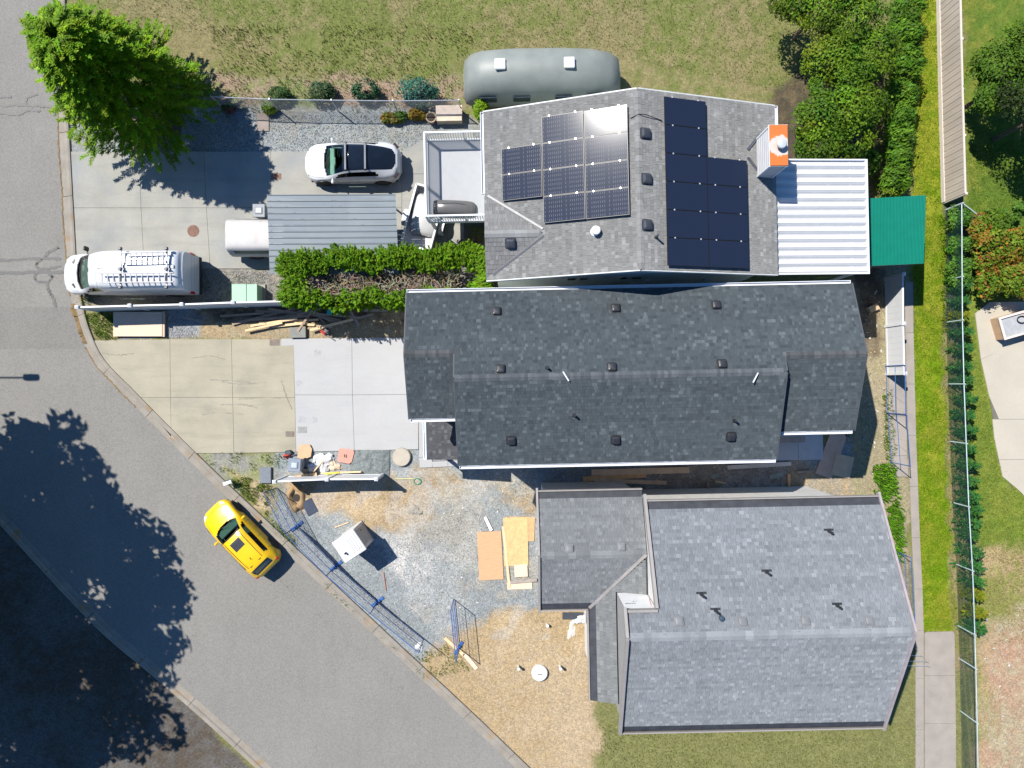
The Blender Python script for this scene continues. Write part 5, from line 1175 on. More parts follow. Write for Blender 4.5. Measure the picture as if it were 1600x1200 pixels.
# ================================================================== LOOSE THINGS
osb = mat('osb', (.46,.295,.14), .9, var=.14, scale=6, fvar=.15, fscale=22); ply = mat('plywood', (.40,.245,.135), .85, var=.08, scale=3, stretch=(1,4,1)); ply_p = mat('plywood_pale', (.52,.40,.30), .85, var=.06, scale=3)
pine = mat('pine', (.52,.375,.22), .85, var=.1, scale=4); grey_w = mat('weathered_wood', (.24,.21,.185), .9, var=.18, scale=5); brown_w = mat('brown_wood', (.27,.20,.145), .9, var=.2, scale=4); pink_w = mat('pinkish_wood', (.44,.32,.25), .85, var=.1)
def board(name, px, py, lx, ly, ang, m, label, z=.03, th=.02, cat='board', group=None):
    p = G(px, py); return solo(name, MB().box((0,0,0), (lx,ly,th)), m, label, cat, (p.x,p.y,z+th/2), R(ang), group)
# plywood lid box beside the fence
t = thing('plywood_box', 'low plywood box with pale lid beside the white fence near the kerb', 'box', G(222,507))
part('lid', MB().box((-.12,0,.19), (2.44,1.22,.03)), ply_p, t); part('lid_edge', MB().box((1.18,0,.185), (.10,1.26,.04)), pink_w, t); part('side', MB().box((0,0,.09), (2.4,1.12,.17)), grey_w, t)
# wood pile
plk = [(415,494,3.4,.12,14,0),(470,490,3.2,.1,-8,0),(440,497,2.8,.12,4,0),(430,504,2.4,.11,9,1),(415,511,1.9,.11,12,1),(452,502,3.0,.1,3,1),(500,494,2.2,.12,-12,0),(512,499,2.0,.1,-20,0),(545,502,2.6,.1,15,2),(520,508,2.2,.12,14,1),(490,508,1.9,.11,-6,1),(475,485,2.5,.09,20,0),(495,489,1.6,.12,-30,0),(530,494,2.3,.1,-5,0),(480,500,1.4,.1,55,0),(505,503,1.1,.1,-50,0),(450,508,1.6,.12,6,1),(380,492,2.2,.1,4,0),(460,495,2.9,.1,17,0),(555,497,1.0,.1,-60,2),(440,488,2.6,.1,-3,0)]
for k, (x, y, l, w_, a, mm) in enumerate(plk):
    p = G(x,y); o = solo('plank', MB().box((0,0,0), (l,w_,.045)), (brown_w,pine,grey_w)[mm], ('dark brown plank in the jumbled wood pile below the white fence','fresh pale plank on the jumbled wood pile below the white fence','grey plank sticking out of the wood pile below the white fence')[mm], 'plank', (p.x,p.y,.05+.045*(k%5)+.03*(mm == 1)), R(a), 'planks of the wood pile'); o.rotation_euler.y = R(rnd.uniform(-2,2))
board('plank',302,500,1.2,.12,-14,grey_w,'single grey plank in the shade of the white fence',cat='plank')
board('plank',590,485,1.4,.14,0,grey_w,'lone board under the hedge beside the dark-roofed house',cat='plank')
t = thing('storage_tub', 'turquoise plastic tub in the wood pile below the hedge', 'tub', G(524,488), R(-2)); tq = mat('turquoise', (.01,.30,.30), .4)
part('body', MB().box((0,0,.14), (.64,.24,.26), bev=.03), tq, t); part('lid', MB().box((0,0,.29), (.70,.28,.04), bev=.012), tq, t)
t = thing('concrete_block', 'grey paving slab box at the edge of the wood pile', 'slab', G(467,520), R(1)); part('top', MB().box((0,0,.19), (.80,.52,.05), bev=.01), mat('block_grey', (.17,.17,.155), .9, var=.12), t); part('base', MB().box((.02,0,.08), (.74,.46,.16)), mat('block_grey'), t)
def tool(px, py, ang, label):
    t = thing('power_saw', label, 'power tool', G(px,py), R(ang)); rd = mat('tool_red', (.55,.035,.012), .4)
    part('housing', MB().box((0,0,.12), (.34,.18,.16), bev=.05), rd, t); part('handle', MB().path([(-.15,0,.2),(-.08,0,.28),(.08,0,.28),(.16,0,.2)], .022, 6), trimb, t); part('motor', MB().box((.12,.14,.11), (.34,.26,.18), bev=.05), dark_metal, t); part('bar', MB().box((.46,-.02,.08), (.55,.07,.02)), dark_metal, t)
tool(506,519,-35,'red power saw on the dirt beside the wood pile'); tool(449,712,10,'red tool among the junk behind the short white fence')
def bin_(px, py, ang, label, m):
    t = thing('wheelie_bin', label, 'bin', G(px,py), R(ang))
    part('body', MB().add([(sx*(.22 if z < .1 else .28), sy*(.22 if z < .1 else .30), z) for z in (.06,.98) for sx in (-1,1) for sy in (-1,1)], [(0,1,3,2),(4,6,7,5),(0,4,5,1),(2,3,7,6),(0,2,6,4),(1,5,7,3)]), m, t)
    lid = part('lid', MB().box((0,0,1.01), (.62,.66,.06), bev=.025), m, t); part('lid_ridge', MB().box((0,0,1.055), (.36,.34,.04), bev=.02), m, lid); part('lid_inset', MB().box((0,0,1.08), (.26,.24,.012), bev=.005), mat('bin_pale', (.30,.34,.38), .5), lid)
    part('handle', MB().tube((.36,-.24,.98), (.36,.24,.98), .02, 8), dark_metal, t)
    for s in (-1,1): wheel(t, .24, s*.25, .10, .05, trimb)
bing = mat('bin_grey', (.13,.145,.165), .5)
bin_(416,337,0,'grey wheelie bin beside the tail of the pickup',bing); bin_(470,723,-4,'grey-blue wheelie bin among the junk behind the short white fence',mat('bin_blue', (.15,.175,.21), .5))
# transformer
t = thing('transformer', 'pale green pad-mounted transformer box between van and hedge', 'transformer', G(392,462)); gtm = mat('transformer_green', (.20,.34,.245), .5, var=.05); 
part('body', MB().box((0,0,.42), (1.26,.88,.72)), gtm, t); part('lid', MB().box((-.27,0,.81), (.72,.93,.06), bev=.015), gtm, t); part('lid', MB().box((.36,0,.80), (.52,.93,.06), bev=.015), gtm, t); part('pad', MB().box((0,0,.05), (1.5,1.1,.1)), c_old, t)
for s in (-1,1): part('hinge', MB().box((.35*s,-.46,.6), (.12,.05,.08)), dark_metal, t)
# portable toilet
t = thing('portable_toilet', 'white portable toilet with ribbed roof on the gravel lot', 'portable toilet', G(560,839), R(34)); tm = mat('toilet_white', (.46,.46,.455), .5, var=.04); tg = mat('toilet_grey', (.30,.30,.30), .6)
part('cabin', MB().add([(sx*(.56 if z < 1 else .54), sy*(.56 if z < 1 else .54), z) for z in (.12,1.9) for sx in (-1,1) for sy in (-1,1)], [(0,1,3,2),(4,6,7,5),(0,4,5,1),(2,3,7,6),(0,2,6,4),(1,5,7,3)]), tm, t)
rf = part('roof', MB().box((0,0,1.93), (1.22,1.18,.10), bev=.03), tm, t)
for k in range(4): part('roof_rib', MB().box((.06+.13*k,0,1.99), (.09,.78,.035), bev=.012), tm, rf)
part('vent_pipe', MB().tube((-.30,-.18,1.9), (-.30,-.18,2.14), .05, 10), trimb, rf); part('base', MB().box((0,0,.07), (1.2,1.2,.12), bev=.02), tg, t); dr = part('door', MB().box((.575,0,1.0), (.03,.78,1.72), bev=.01), tg, t); part('handle', MB().box((.60,.28,1.0), (.03,.05,.16)), trimb, dr)
# boards lying on the lot
board('plywood_sheet',766,868,1.22,2.44,3,ply,'orange-brown plywood sheet lying alone on the gravel lot',cat='plywood'); board('osb_sheet',806,846,1.22,2.44,1,osb,'golden chipboard sheet under the eave of the unfinished house',cat='plywood',z=.05)
board('osb_sheet',815,826,1.3,1.2,-2,mat('osb_brown', (.40,.24,.12), .9, var=.15, scale=5),'upper chipboard sheet at the corner of the unfinished house',cat='plywood'); board('offcut',814,891,.66,.62,3,ply_p,'small pale square plywood offcut on the golden chipboard',z=.075,cat='plywood')
board('plank',791,870,.13,3.1,6,pine,'long pale plank between the two sheets on the lot',cat='plank',z=.03,th=.05); board('plank',818,907,1.35,.16,5,grey_w,'grey board below the golden chipboard',cat='plank',z=.09,th=.04); board('plank',812,915,1.25,.34,2,ply_p,'pale wide board end at the foot of the chipboard stack',cat='plank'); board('plank',763,818,.15,.75,26,mat('white_board', (.62,.56,.55), .8),'short white board on the gravel above the plywood sheet',cat='plank',z=.05,th=.04)
board('plank',534,820,.75,.05,20,pine,'thin pale stick on the gravel above the portable toilet',cat='plank')
board('stake',601,908,.04,.95,8,mat('stake_red', (.30,.13,.09), .8),'thin reddish stake lying below the portable toilet',cat='stake')
board('plank',710,1010,.16,1.3,48,pine,'orange plank under the blue foot at the bottom of the lot',cat='plank'); board('plank',735,1033,.2,1.0,40,ply_p,'pale board beside the orange plank at the bottom of the lot',cat='plank')
# between the houses
for a_ in (('plank',1000,736,4.9,.30,1.5,mat('gap_timber', (.55,.38,.25), .9, var=.15),'long brown beam in the shade between the two new houses'),('plank',960,745,3.2,.26,4,mat('amber_wood', (.58,.33,.15), .9, var=.15),'amber beam lying on the long beam between the houses'),('plank',985,752,3.6,.2,-2,mat('gap_timber'),'lowest brown beam between the houses'),('plank',1185,727,3.2,.2,3.5,mat('gap_grey_timber', (.50,.44,.38), .9, var=.12),'grey plank along the wall in the gap between the houses'),('plank',1106,762,.12,.8,3,brown_w,'upright brown offcut at the eave in the gap'),('plank',1125,753,.55,.09,-10,pine,'small pale offcut in the middle of the gap'),('plank',1232,752,.14,.75,2,mat('amber_wood'),'amber block at the right end of the gap'),('plank',1255,737,.7,.12,2,brown_w,'short brown block below the rear pad')):
    board(*a_, cat='plank', z=.04+.05*rnd.random(), th=.06)
board('board_scrap',1213,743,.7,.22,14,mat('pale_scrap', (.22,.25,.21), .9),'pale diamond-shaped scrap in the gap',cat='scrap'); board('board_scrap',1118,743,.4,.2,25,mat('pale_scrap'),'small pale scrap left of the middle of the gap',cat='scrap')
board('plywood_sheet',1300,706,.86,2.6,-20,mat('ply_brown', (.44,.29,.21), .85, var=.1),'long brown plywood sheet lying behind the rear pad',cat='plywood'); board('plywood_sheet',1316,728,.95,1.1,-13,mat('ply_brown2', (.48,.33,.21), .85, var=.1),'square brown plywood sheet overlapping the long one',cat='plywood',z=.06)  # both sheets in plain brown plywood tones
board('plank',1322,680,.1,.7,25,brown_w,'short brown stick by the corner of the rear roof',cat='plank'); board('bench',1221,686,2.0,.28,1,grey_w,'grey plank bench on the concrete pad behind the dark-roofed house',cat='bench',z=.42,th=.06)
t = thing('cardboard_box', 'small crumpled tan carton on the dirt right of the dark roof', 'carton', G(1360,483), R(25)); part('body', MB().box((0,0,.13), (.36,.30,.26)), mat('cardboard', (.40,.28,.17), .9), t); part('flap', MB().box((.24,0,.25), (.16,.30,.012)), mat('cardboard'), t)
# junk behind the short fence
card = mat('cardboard'); p = G(477,705)
solo('plywood_offcut', MB().prism([(-.36,-.30),(-.05,-.40),(.32,-.26),(.38,.12),(.26,.36),(-.26,.34)], .14, .17), mat('ply_tan', (.42,.275,.165), .9, var=.08), 'tan plywood offcut with cut corners on the edge of the new slab', 'plywood', (p.x,p.y,0))
p = G(541,712); t = thing('pink_seat', 'salmon pink square panel with two black slots at the slab edge', 'panel', (p.x,p.y,0), R(-6)); pk = mat('salmon', (.46,.20,.155), .7, var=.05)
part('panel', MB().prism([(-.40,-.26),(-.36,.30),(-.24,.36),(.34,.34),(.41,.24),(.34,-.26),(.22,-.37),(-.34,-.33)], .12, .16), pk, t)
for s in (-1,1): part('slot', MB().box((.045*s,.0,.162), (.05,.17,.006), rz=.3), trimb, t)
p = G(628,714); t = thing('concrete_disc', 'round pale concrete lid at the corner of the new driveway', 'concrete lid', (p.x,p.y,0)); part('lid', MB().lathe((0,0,0), [(.40,0),(.44,.02),(.45,.16),(.43,.19),(0,.195)], 30), mat('lid_sand', (.32,.285,.23), .9, var=.08), t); part('rim', MB().lathe((0,0,0), [(.455,.05),(.475,.05),(.475,.13),(.455,.13)], 30), mat('lid_rim', (.2,.2,.17), .9), t)
t = thing('cooler_box', 'dark grey slab lying beside the white fence post', 'slab', G(416,742), R(0)); part('top', MB().box((0,0,.13), (.56,.80,.04), bev=.012), mat('slab_slate', (.12,.135,.155), .7, fvar=.2, fscale=60), t); part('body', MB().box((.02,0,.06), (.54,.78,.10)), c_old, t)
bagm = mat('bag_white', (.46,.45,.45), .6, var=.1, bump=.8, bscale=9)
def lump(r, seed, n=10, m=18):
    vs = []; fs = []
    for i in range(n+1):
        th = math.pi/2*i/n
        for k in range(m):
            a = 2*math.pi*k/m; f = 1+.28*math.sin(3*a+seed)+.16*math.sin(7*a+2*seed+i)+.10*math.cos(5*a-i*1.3); vs.append((r[0]*f*math.cos(th)*math.cos(a), r[1]*f*math.cos(th)*math.sin(a), r[2]*math.sin(th)*(1+.2*math.sin(2*a+seed))))
    for i in range(n):
        for k in range(m): fs.append((i*m+k, i*m+(k+1)%m, (i+1)*m+(k+1)%m, (i+1)*m+k))
    return MB().add(vs, fs)
for k, (x, y, r, lb, mm) in enumerate(((507,722,(.42,.48,.25),'big crumpled white plastic bag behind the short fence',bagm),(489,730,(.26,.20,.22),'lilac grey bag next to the grey-blue bin',mat('bag_lilac', (.36,.37,.43), .6, bump=.6, bscale=9)),(495,716,(.25,.14,.14),'small white bag of rubbish beside the plywood offcut',bagm),(522,727,(.22,.34,.16),'tan crumpled paper beside the grey heap',mat('paper_tan', (.47,.37,.27), .8)),(893,985,(.42,.18,.05),'faint white plastic film on the sand beside the wing',mat('film', (.40,.37,.33), .5)),(907,968,(.20,.36,.16),'crumpled white plastic on the sand under the wing eave',bagm),(655,1010,(.2,.18,.12),'white lump at the kerb end of the blue fence',bagm))):
    solo('plastic_bag' if 'bag' in lb or 'plastic' in lb else 'rubbish', lump(r, k*1.7), mm, lb, 'rubbish', G(x,y), R(20*k))
board('cardboard_sheet',480,745,1.15,.34,8,card,'folded brown cardboard lying along the short fence',cat='cardboard',z=.25,th=.03); board('plank',535,737,2.0,.08,2,pine,'thin yellow pine strip along the short fence',cat='plank',z=.3,th=.04); board('plank',500,727,.06,.8,-40,pine,'short stick across the white bags',cat='plank',z=.3); board('spirit_level',522,738,.7,.07,6,mat('level_yellow', (.55,.42,.02), .5),'yellow spirit level beside the short fence',cat='level',z=.34,th=.04)
# heap of crushed rock
n_ = 40; hx, hy = np.meshgrid(np.linspace(-1.0,1.0,n_), np.linspace(-.72,.62,n_)); d_ = np.clip(1-(hx/1.0)**2*.95, 0, 1)*np.clip(1-(np.abs(hy)/.7)**3, 0, 1); hz = .20*d_**.6+(fbm(hx*5, hy*5, 4)-.5)*.16*d_**.4; 
ii = np.arange(n_*n_).reshape(n_,n_); p = G(578,722)
me = npmesh('gravel_heap', np.stack([hx,hy,hz],-1).reshape(-1,3), np.stack([ii[:-1,:-1],ii[:-1,1:],ii[1:,1:],ii[1:,:-1]],-1).reshape(-1,4), np.tile((.125,.14,.14), (n_*n_,1)), True)
tag(link('gravel_heap', me, bpy.data.materials['ground_mix'], None, (p.x,p.y,.01)), 'low heap of dark crushed rock at the corner of the new driveway', 'gravel heap', kind='stuff')
# big stone, dirt hole, stubs
rock = mat('rock', (.24,.22,.185), .9, var=.2, scale=6)
solo('boulder', lump((.34,.22,.12), 2.0), rock, 'flat pale rock on the tan dirt of the lot', 'rock', G(648,797), R(-20))
rim_ = MB(); hc = G(463,777)
vs = []; fs = []; m_ = 28
prof = [(1.0,.0),(.86,.10),(.70,.17),(.56,.14),(.46,.02),(.40,-.0)]
for r_, z_ in prof:
    for k in range(m_): a_ = 2*math.pi*k/m_; f = 1+.14*math.sin(2*a_+1)+.08*math.sin(5*a_); vs.append((.42*r_*f*math.cos(a_), .82*r_*f*math.sin(a_), z_*(1+.3*math.sin(3*a_))+.012))
fs = [(i*m_+k, i*m_+(k+1)%m_, (i+1)*m_+(k+1)%m_, (i+1)*m_+k) for i in range(len(prof)-1) for k in range(m_)]
tag(link('dirt_mound', raw('dirt_mound', vs, fs, smooth=True), mat('mound_dirt', (.25,.165,.085), .95, var=.2, scale=4, bump=.5, bscale=30), None, (hc.x,hc.y,0), R(12)), 'ring-shaped mound of tan soil round a hole beside the short fence', 'mound')
solo('pit', MB().lathe((0,0,0), [(.19,.004),(.19,.016),(0,.018)], 20), mat('dark_soil', (.03,.023,.018), .9), 'flat dark disc inside the soil ring', 'hole', (hc.x,hc.y-.02,.012))  # thin dark disc laid on the ground, no depth modelled
board('silt_cloth',484,792,.55,.75,28,mat('dark_cloth', (.03,.04,.065), .8),'dark cloth hanging by the blue fence corner beside the soil ring',cat='cloth',z=.02,th=.02)
pvc = mat('pvc_white', (.5,.5,.49), .4)
for x, y, hh, lb in ((855,975,.28,'white pipe stub standing on the sand nearest the wing'),(810,1040,.45,'white pipe stub on the sand near the loose panel'),(875,1040,.45,'white pipe stub on the sand in line with the wing wall')):
    solo('pipe_stub', MB().lathe((0,0,0), [(.055,0),(.055,hh-.06),(.075,hh-.05),(.075,hh),(.05,hh),(.05,hh-.02),(0,hh-.02)], 12), pvc, lb, 'pipe', G(x,y))
t = thing('tank_cover', 'white round tank lid on the sand at the bottom of the lot', 'tank lid', G(843,1050)); part('lid', MB().lathe((0,0,0), [(.40,0),(.40,.18),(.36,.22),(0,.25)], 26), pvc, t); part('handle', MB().path([(-.1,0,.24),(-.06,0,.3),(.06,0,.3),(.1,0,.24)], .015, 6), dark_metal, t)
board('slate_sheet',895,962,1.05,.36,0,mat('slate_dark', (.03,.035,.045), .7),'dark flat panel on the sand under the wing eave',cat='panel',z=.03)
hs = MB().path([G(653,748,.04)]+[G(652+6*math.cos(k*.7), 752+5*math.sin(k*.7), .04) for k in range(11)], .02, 5); solo('hose', hs, mat('hose_green', (.02,.22,.12), .5), 'short green hose coil on the dirt below the new driveway', 'hose')
board('string_line',632,748,.9,.02,0,mat('string_yellow', (.6,.6,.2), .7),'yellowish string line on the dirt beside the green hose',cat='string')
sb_ = solo('mailbox_stub', MB().box((0,0,.25), (.12,.06,.5)).box((0,0,.52), (.42,.16,.10), rz=.35), trim_w, 'small white post with board at the weedy kerb near the yellow car', 'post', G(362,752), 0)
# scattered litter on the lot
lit = MB(); 
for k in range(150):
    px = rnd.uniform(450,850); py = rnd.uniform(735,1040)
    if px < 430+(py-735)*.85: continue
    p = G(px,py,.02); lit.box(p, (rnd.uniform(.02,.10),rnd.uniform(.015,.04),.012), rnd.uniform(0,3), col=rnd.choice(((.6,.58,.54),(.45,.33,.2),(.25,.12,.07),(.12,.13,.13),(.5,.48,.45))))
for k in range(260):
    px = rnd.uniform(725,1250); py = rnd.uniform(722,772); p = G(px,py,.03); lit.box(p, (rnd.uniform(.02,.16),rnd.uniform(.015,.05),.015), rnd.uniform(0,3), col=rnd.choice(((.4,.4,.37),(.3,.2,.1),(.2,.2,.19),(.35,.25,.12))))
for k in range(110):
    px = rnd.uniform(1345,1400); py = rnd.uniform(440,740); p = G(px,py,.03); lit.box(p, (rnd.uniform(.03,.16),rnd.uniform(.02,.08),.015), rnd.uniform(0,3), col=rnd.choice(((.4,.38,.34),(.3,.22,.12),(.2,.18,.16))))
tag(link('litter', raw('litter', lit.v, lit.f, lit.c), mat('litter', attr=True, rough=.9)), 'splinters, scraps and chips strewn over the building lot', 'debris', kind='stuff')
# loose stones on the lot and the gravel strip
def stones(name, n, poly, smin, smax, cols, label):
    P = []; 
    xs_ = [p[0] for p in poly]; ys_ = [p[1] for p in poly]
    a = rng.uniform(min(xs_), max(xs_), n*4); b = rng.uniform(min(ys_), max(ys_), n*4); k = inpoly(a, b, poly); a, b = a[k][:n], b[k][:n]; n = len(a)
    s = rng.uniform(smin, smax, n)**1.0; base = np.array([(1,0,0),(0,1,0),(-1,0,0),(0,-1,0),(.35,.35,.75),(-.45,-.2,.7)])
    f = np.array([(0,1,4,4),(1,2,5,4),(2,3,5,5),(3,0,4,5)])
    ang = rng.uniform(0,6.28,n); ca, sa = np.cos(ang), np.sin(ang); asp = rng.uniform(.55,1,n)
    V = np.empty((n,6,3)); V[:,:,0] = (base[None,:,0]*ca[:,None]-base[None,:,1]*(sa*asp)[:,None])*s[:,None]; V[:,:,1] = (base[None,:,0]*sa[:,None]+base[None,:,1]*(ca*asp)[:,None])*s[:,None]; V[:,:,2] = base[None,:,2]*s[:,None]*.8
    V[:,:,0] += ((a-800)/F*H)[:,None]; V[:,:,1] += ((600-b)/F*H)[:,None]; V[:,:,2] += .006
    vv = V.reshape(-1,3).tolist(); ff = []; 
    for i in range(n): o = i*6; ff += [(o,o+1,o+4),(o+1,o+2,o+5,o+4),(o+2,o+3,o+5),(o+3,o,o+4,o+5)]
    c = np.repeat(pal(n, cols, .15), 4, axis=0)
    tag(link(name, raw(name, vv, ff, c), mat('stone', attr=True, rough=.9, spec=.2)), label, 'gravel', kind='stuff')
GC = [(.19,.20,.20),(.25,.26,.26),(.15,.16,.16),(.22,.21,.19)]
stones('gravel', 8000, [(470,800),(560,840),(640,840),(835,745),(835,935),(700,1000),(640,1000),(470,830)], .012, .034, GC, 'loose grey crushed rock over the building lot')
stones('gravel', 4500, [(290,180),(700,180),(690,236),(290,236)], .018, .042, [(.19,.2,.195),(.24,.245,.24),(.13,.14,.135)], 'pale gravel strip along the chain-link fence')
stones('gravel', 1800, [(310,424),(440,424),(440,474),(310,474)], .018, .042, [(.19,.18,.165),(.24,.23,.21),(.13,.125,.115)], 'gravel round the transformer box')
stones('gravel', 1500, [(395,765),(432,765),(470,830),(640,975),(640,1000),(440,830)], .02, .05, [(.24,.24,.25),(.3,.3,.3),(.15,.155,.16)], 'pale rubble under the blue fence panels')
stones('gravel', 500, [(262,492),(308,492),(308,528),(262,528)], .018, .042, [(.24,.24,.24),(.3,.3,.3),(.17,.17,.17)], 'patch of pale gravel beside the plywood box')
stones('gravel', 150, [(1535,960),(1640,940),(1640,1250),(1540,1250)], .03, .10, [(.25,.22,.18),(.30,.27,.24),(.22,.17,.12)], 'pale stones on the bare soil in the lower right yard')
# raised crate on the patio
t = thing('raised_planter', 'wooden crate planter with grey top and hose on the patio at the right edge', 'planter', G(1576,508), R(16)); 
for s in (-1,1): part('long_side', MB().box((0,s*.52,.35), (1.7,.05,.66)), mat('planter_wood', (.36,.24,.15), .85, var=.12), t); part('short_side', MB().box((s*.83,0,.35), (.05,1.0,.66)), mat('planter_wood'), t)
part('rim', MB().box((0,.52,.70), (1.8,.10,.05)).box((0,-.52,.70), (1.8,.10,.05)).box((-.85,0,.70), (.10,.94,.05)).box((.85,0,.70), (.10,.94,.05)), mat('rim_pale', (.55,.45,.40), .8), t); part('top_sheet', MB().box((0,0,.62), (1.58,.96,.03)), mat('sheet_grey', (.27,.28,.285), .8), t); part('rust_plate', MB().box((.58,.2,.645), (.40,.42,.01)), capm, t)
solo('hose_coil', MB().path([(.22*math.cos(a)*(1+.05*(k > 14)), .17*math.sin(a), .02+.01*k/6) for k, a in enumerate([2*math.pi*k/14 for k in range(30)])], .022, 6), trimb, 'black hose coil lying on the crate planter', 'hose', t.location+Vector((.15,.22,.66)))
t = thing('plant_pot', 'teal pot beside the crate planter at the right edge', 'pot', G(1608,524)); part('pot', MB().lathe((0,0,0), [(.18,0),(.26,.36),(.28,.36),(.28,.4),(.23,.4),(.2,.34),(0,.34)], 16), mat('pot_teal', (.05,.16,.16), .4), t); part('soil', MB().lathe((0,0,.33), [(.21,0),(.21,.02),(0,.03)], 16), mat('dark_soil'), t)
# bench box and pots by the chain-link fence
t = thing('planter_bench', 'pale wooden bench box beside the deck at the top', 'bench', G(703,182), R(1)); part('seat', MB().box((0,.1,.52), (1.3,.5,.05)), mat('bench_pale', (.46,.38,.32), .85), t); part('box', MB().box((0,-.05,.25), (1.25,.7,.48)), mat('bench_tan', (.42,.36,.28), .85), t)
t = thing('wooden_pot', 'round brown pot next to the bench box at the top', 'pot', G(675,188)); part('pot', MB().lathe((0,0,0), [(.2,0),(.25,.4),(.27,.42),(.23,.42),(.2,.38),(0,.38)], 16), brown_w, t); part('soil', MB().lathe((0,0,.37), [(.21,0),(.21,.02),(0,.04)], 14), mat('dark_soil'), t)
board('patio_slab',411,191,.6,.9,0,mat('slab_brown', (.21,.175,.15), .9, var=.1),'brown paving slab in the gravel strip',cat='slab')
# street lamp outside the frame on the left (its shadow falls on the road)
LP = G(-190,476); t = thing('street_lamp', 'grey street lamp on the far side of the road, arm over the lane', 'street lamp', LP); LZ = 8.0
part('pole', MB().tube((0,0,0), (0,0,LZ-.3), .09, 10, r2=.06), galv, t); part('arm', MB().path([(0,0,LZ-.4),(.4,0,LZ-.05),(1.6,.02,LZ),(2.7,.02,LZ)], .045, 8), galv, t); part('lamp_head', rbox(MB(), .80, .34, .18), galv, t, smooth=True).location = (3.0,.02,LZ-.08)
for o in t.children:
    pass
# ================================================================== VEGETATION
leafm = mat('leaf', rough=.6, attr=True, var=0, transl=.28, spec=.15); grassm = mat('grass_blade', rough=.7, attr=True, var=0, transl=.22, spec=.03); bark = mat('bark', (.12,.085,.06), .95, var=.25, scale=6); twigm = mat('dead_twig', rough=.9, attr=True, var=0)
def plant(name, label, cat, loc, P, N, Z_, C, asp=.55, trunk_h=None, trunk_r=.09, limbs=5, group=None, crown_name='crown', axis=None, limb_len=.36):
    t = thing(name, label, cat, loc, 0, group)
    link(crown_name, leaf_mesh(crown_name, P, N, Z_, C, asp, axis=axis), leafm, t)
    if trunk_h:
        mb = MB().tube((0,0,-.05), (0,0,trunk_h), trunk_r, 8, r2=trunk_r*.6)
        for k in range(limbs):
            a = 2*math.pi*k/limbs+rnd.uniform(-.4,.4); j = rng.integers(0, len(P)); d = Vector((math.cos(a), math.sin(a), .8)).normalized()
            z0 = trunk_h*rnd.uniform(.4,1.0); mb.tube((0,0,z0), Vector((0,0,z0))+d*trunk_h*rnd.uniform(limb_len,limb_len*1.7), trunk_r*.5, 6, r2=trunk_r*.12)
        part('trunk', mb, bark, t)
    return t
# ---- conifer sprays
def sprays(starts, dirs, length, cols, per=30, w=.085, jit=.15, droop=.3):
    n = len(starts); P = np.empty((n,per,3)); T = np.empty((n,per,3)); Nn = np.empty((n,per,3))
    d = dirs/np.linalg.norm(dirs, axis=1, keepdims=True); side = np.cross(d, np.array((0,0,1.))); side /= np.linalg.norm(side, axis=1, keepdims=True)+1e-6
    upv = np.cross(side, d); L_ = length.reshape(-1,1)
    for k in range(per):
        f = (k//2+.5)/(per/2); sg_ = 1 if k%2 else -1
        ax = starts+d*L_*f-np.array((0,0,1.))*droop*L_*f*f
        nl = (w*(1.15-.75*f))*(L_/.7)
        dr = d*.75+side*sg_*.8+.18*rng.normal(size=(n,3)); dr /= np.linalg.norm(dr, axis=1, keepdims=True)
        P[:,k] = ax+dr*nl*.9; T[:,k] = dr; Nn[:,k] = upv*.6+np.array((-.2,.15,.6))+.35*rng.normal(size=(n,3))
    kc = pal(n, cols, jit); C = np.repeat(kc, per, axis=0)*(1+.12*rng.normal(size=(n*per,1)))
    Z_ = np.repeat((w*2.2*(length/.7)).reshape(-1,1), per, axis=1).ravel()*rng.uniform(.7,1.2,n*per)
    return P.reshape(-1,3), Nn.reshape(-1,3), Z_, np.clip(C,.002,.9), T.reshape(-1,3)
BRIGHT = [(.135,.24,.004),(.105,.21,.004),(.16,.26,.006),(.085,.175,.004)]
def conifer(loc, hgt, rad, n, cols, label, length=(.45,.85), group=None, seed=0):
    f = rng.uniform(.08,1,n)**.9; ang = rng.uniform(0,2*math.pi,n)
    lob = 1+.16*np.sin(ang*5+seed)+.12*np.sin(ang*9+2*seed+f*6)
    rr = rad*lob*(1-f*.93)**.72*rng.uniform(.42,1.0,n); z = hgt*(.14+.84*f)
    st_ = np.stack([rr*np.cos(ang), rr*np.sin(ang), z-.25*rr], 1); d = np.stack([np.cos(ang), np.sin(ang), rng.uniform(-.1,.35,n)], 1)+.3*rng.normal(size=(n,3))*np.array((1,1,.4))
    P, N_, Z_, C, T = sprays(st_, d, rng.uniform(*length,n), cols, per=26, w=.10, droop=.18)
    return plant('conifer_tree', label, 'tree', loc, P, N_, Z_, C, asp=.26, trunk_h=hgt*.8, trunk_r=.16, limbs=9, group=group, axis=T, limb_len=.14)
conifer(G(246,176), 8.2, 3.15, 3000, BRIGHT, 'big bright green conifer at the road corner overhanging the upper driveway', seed=1.0)
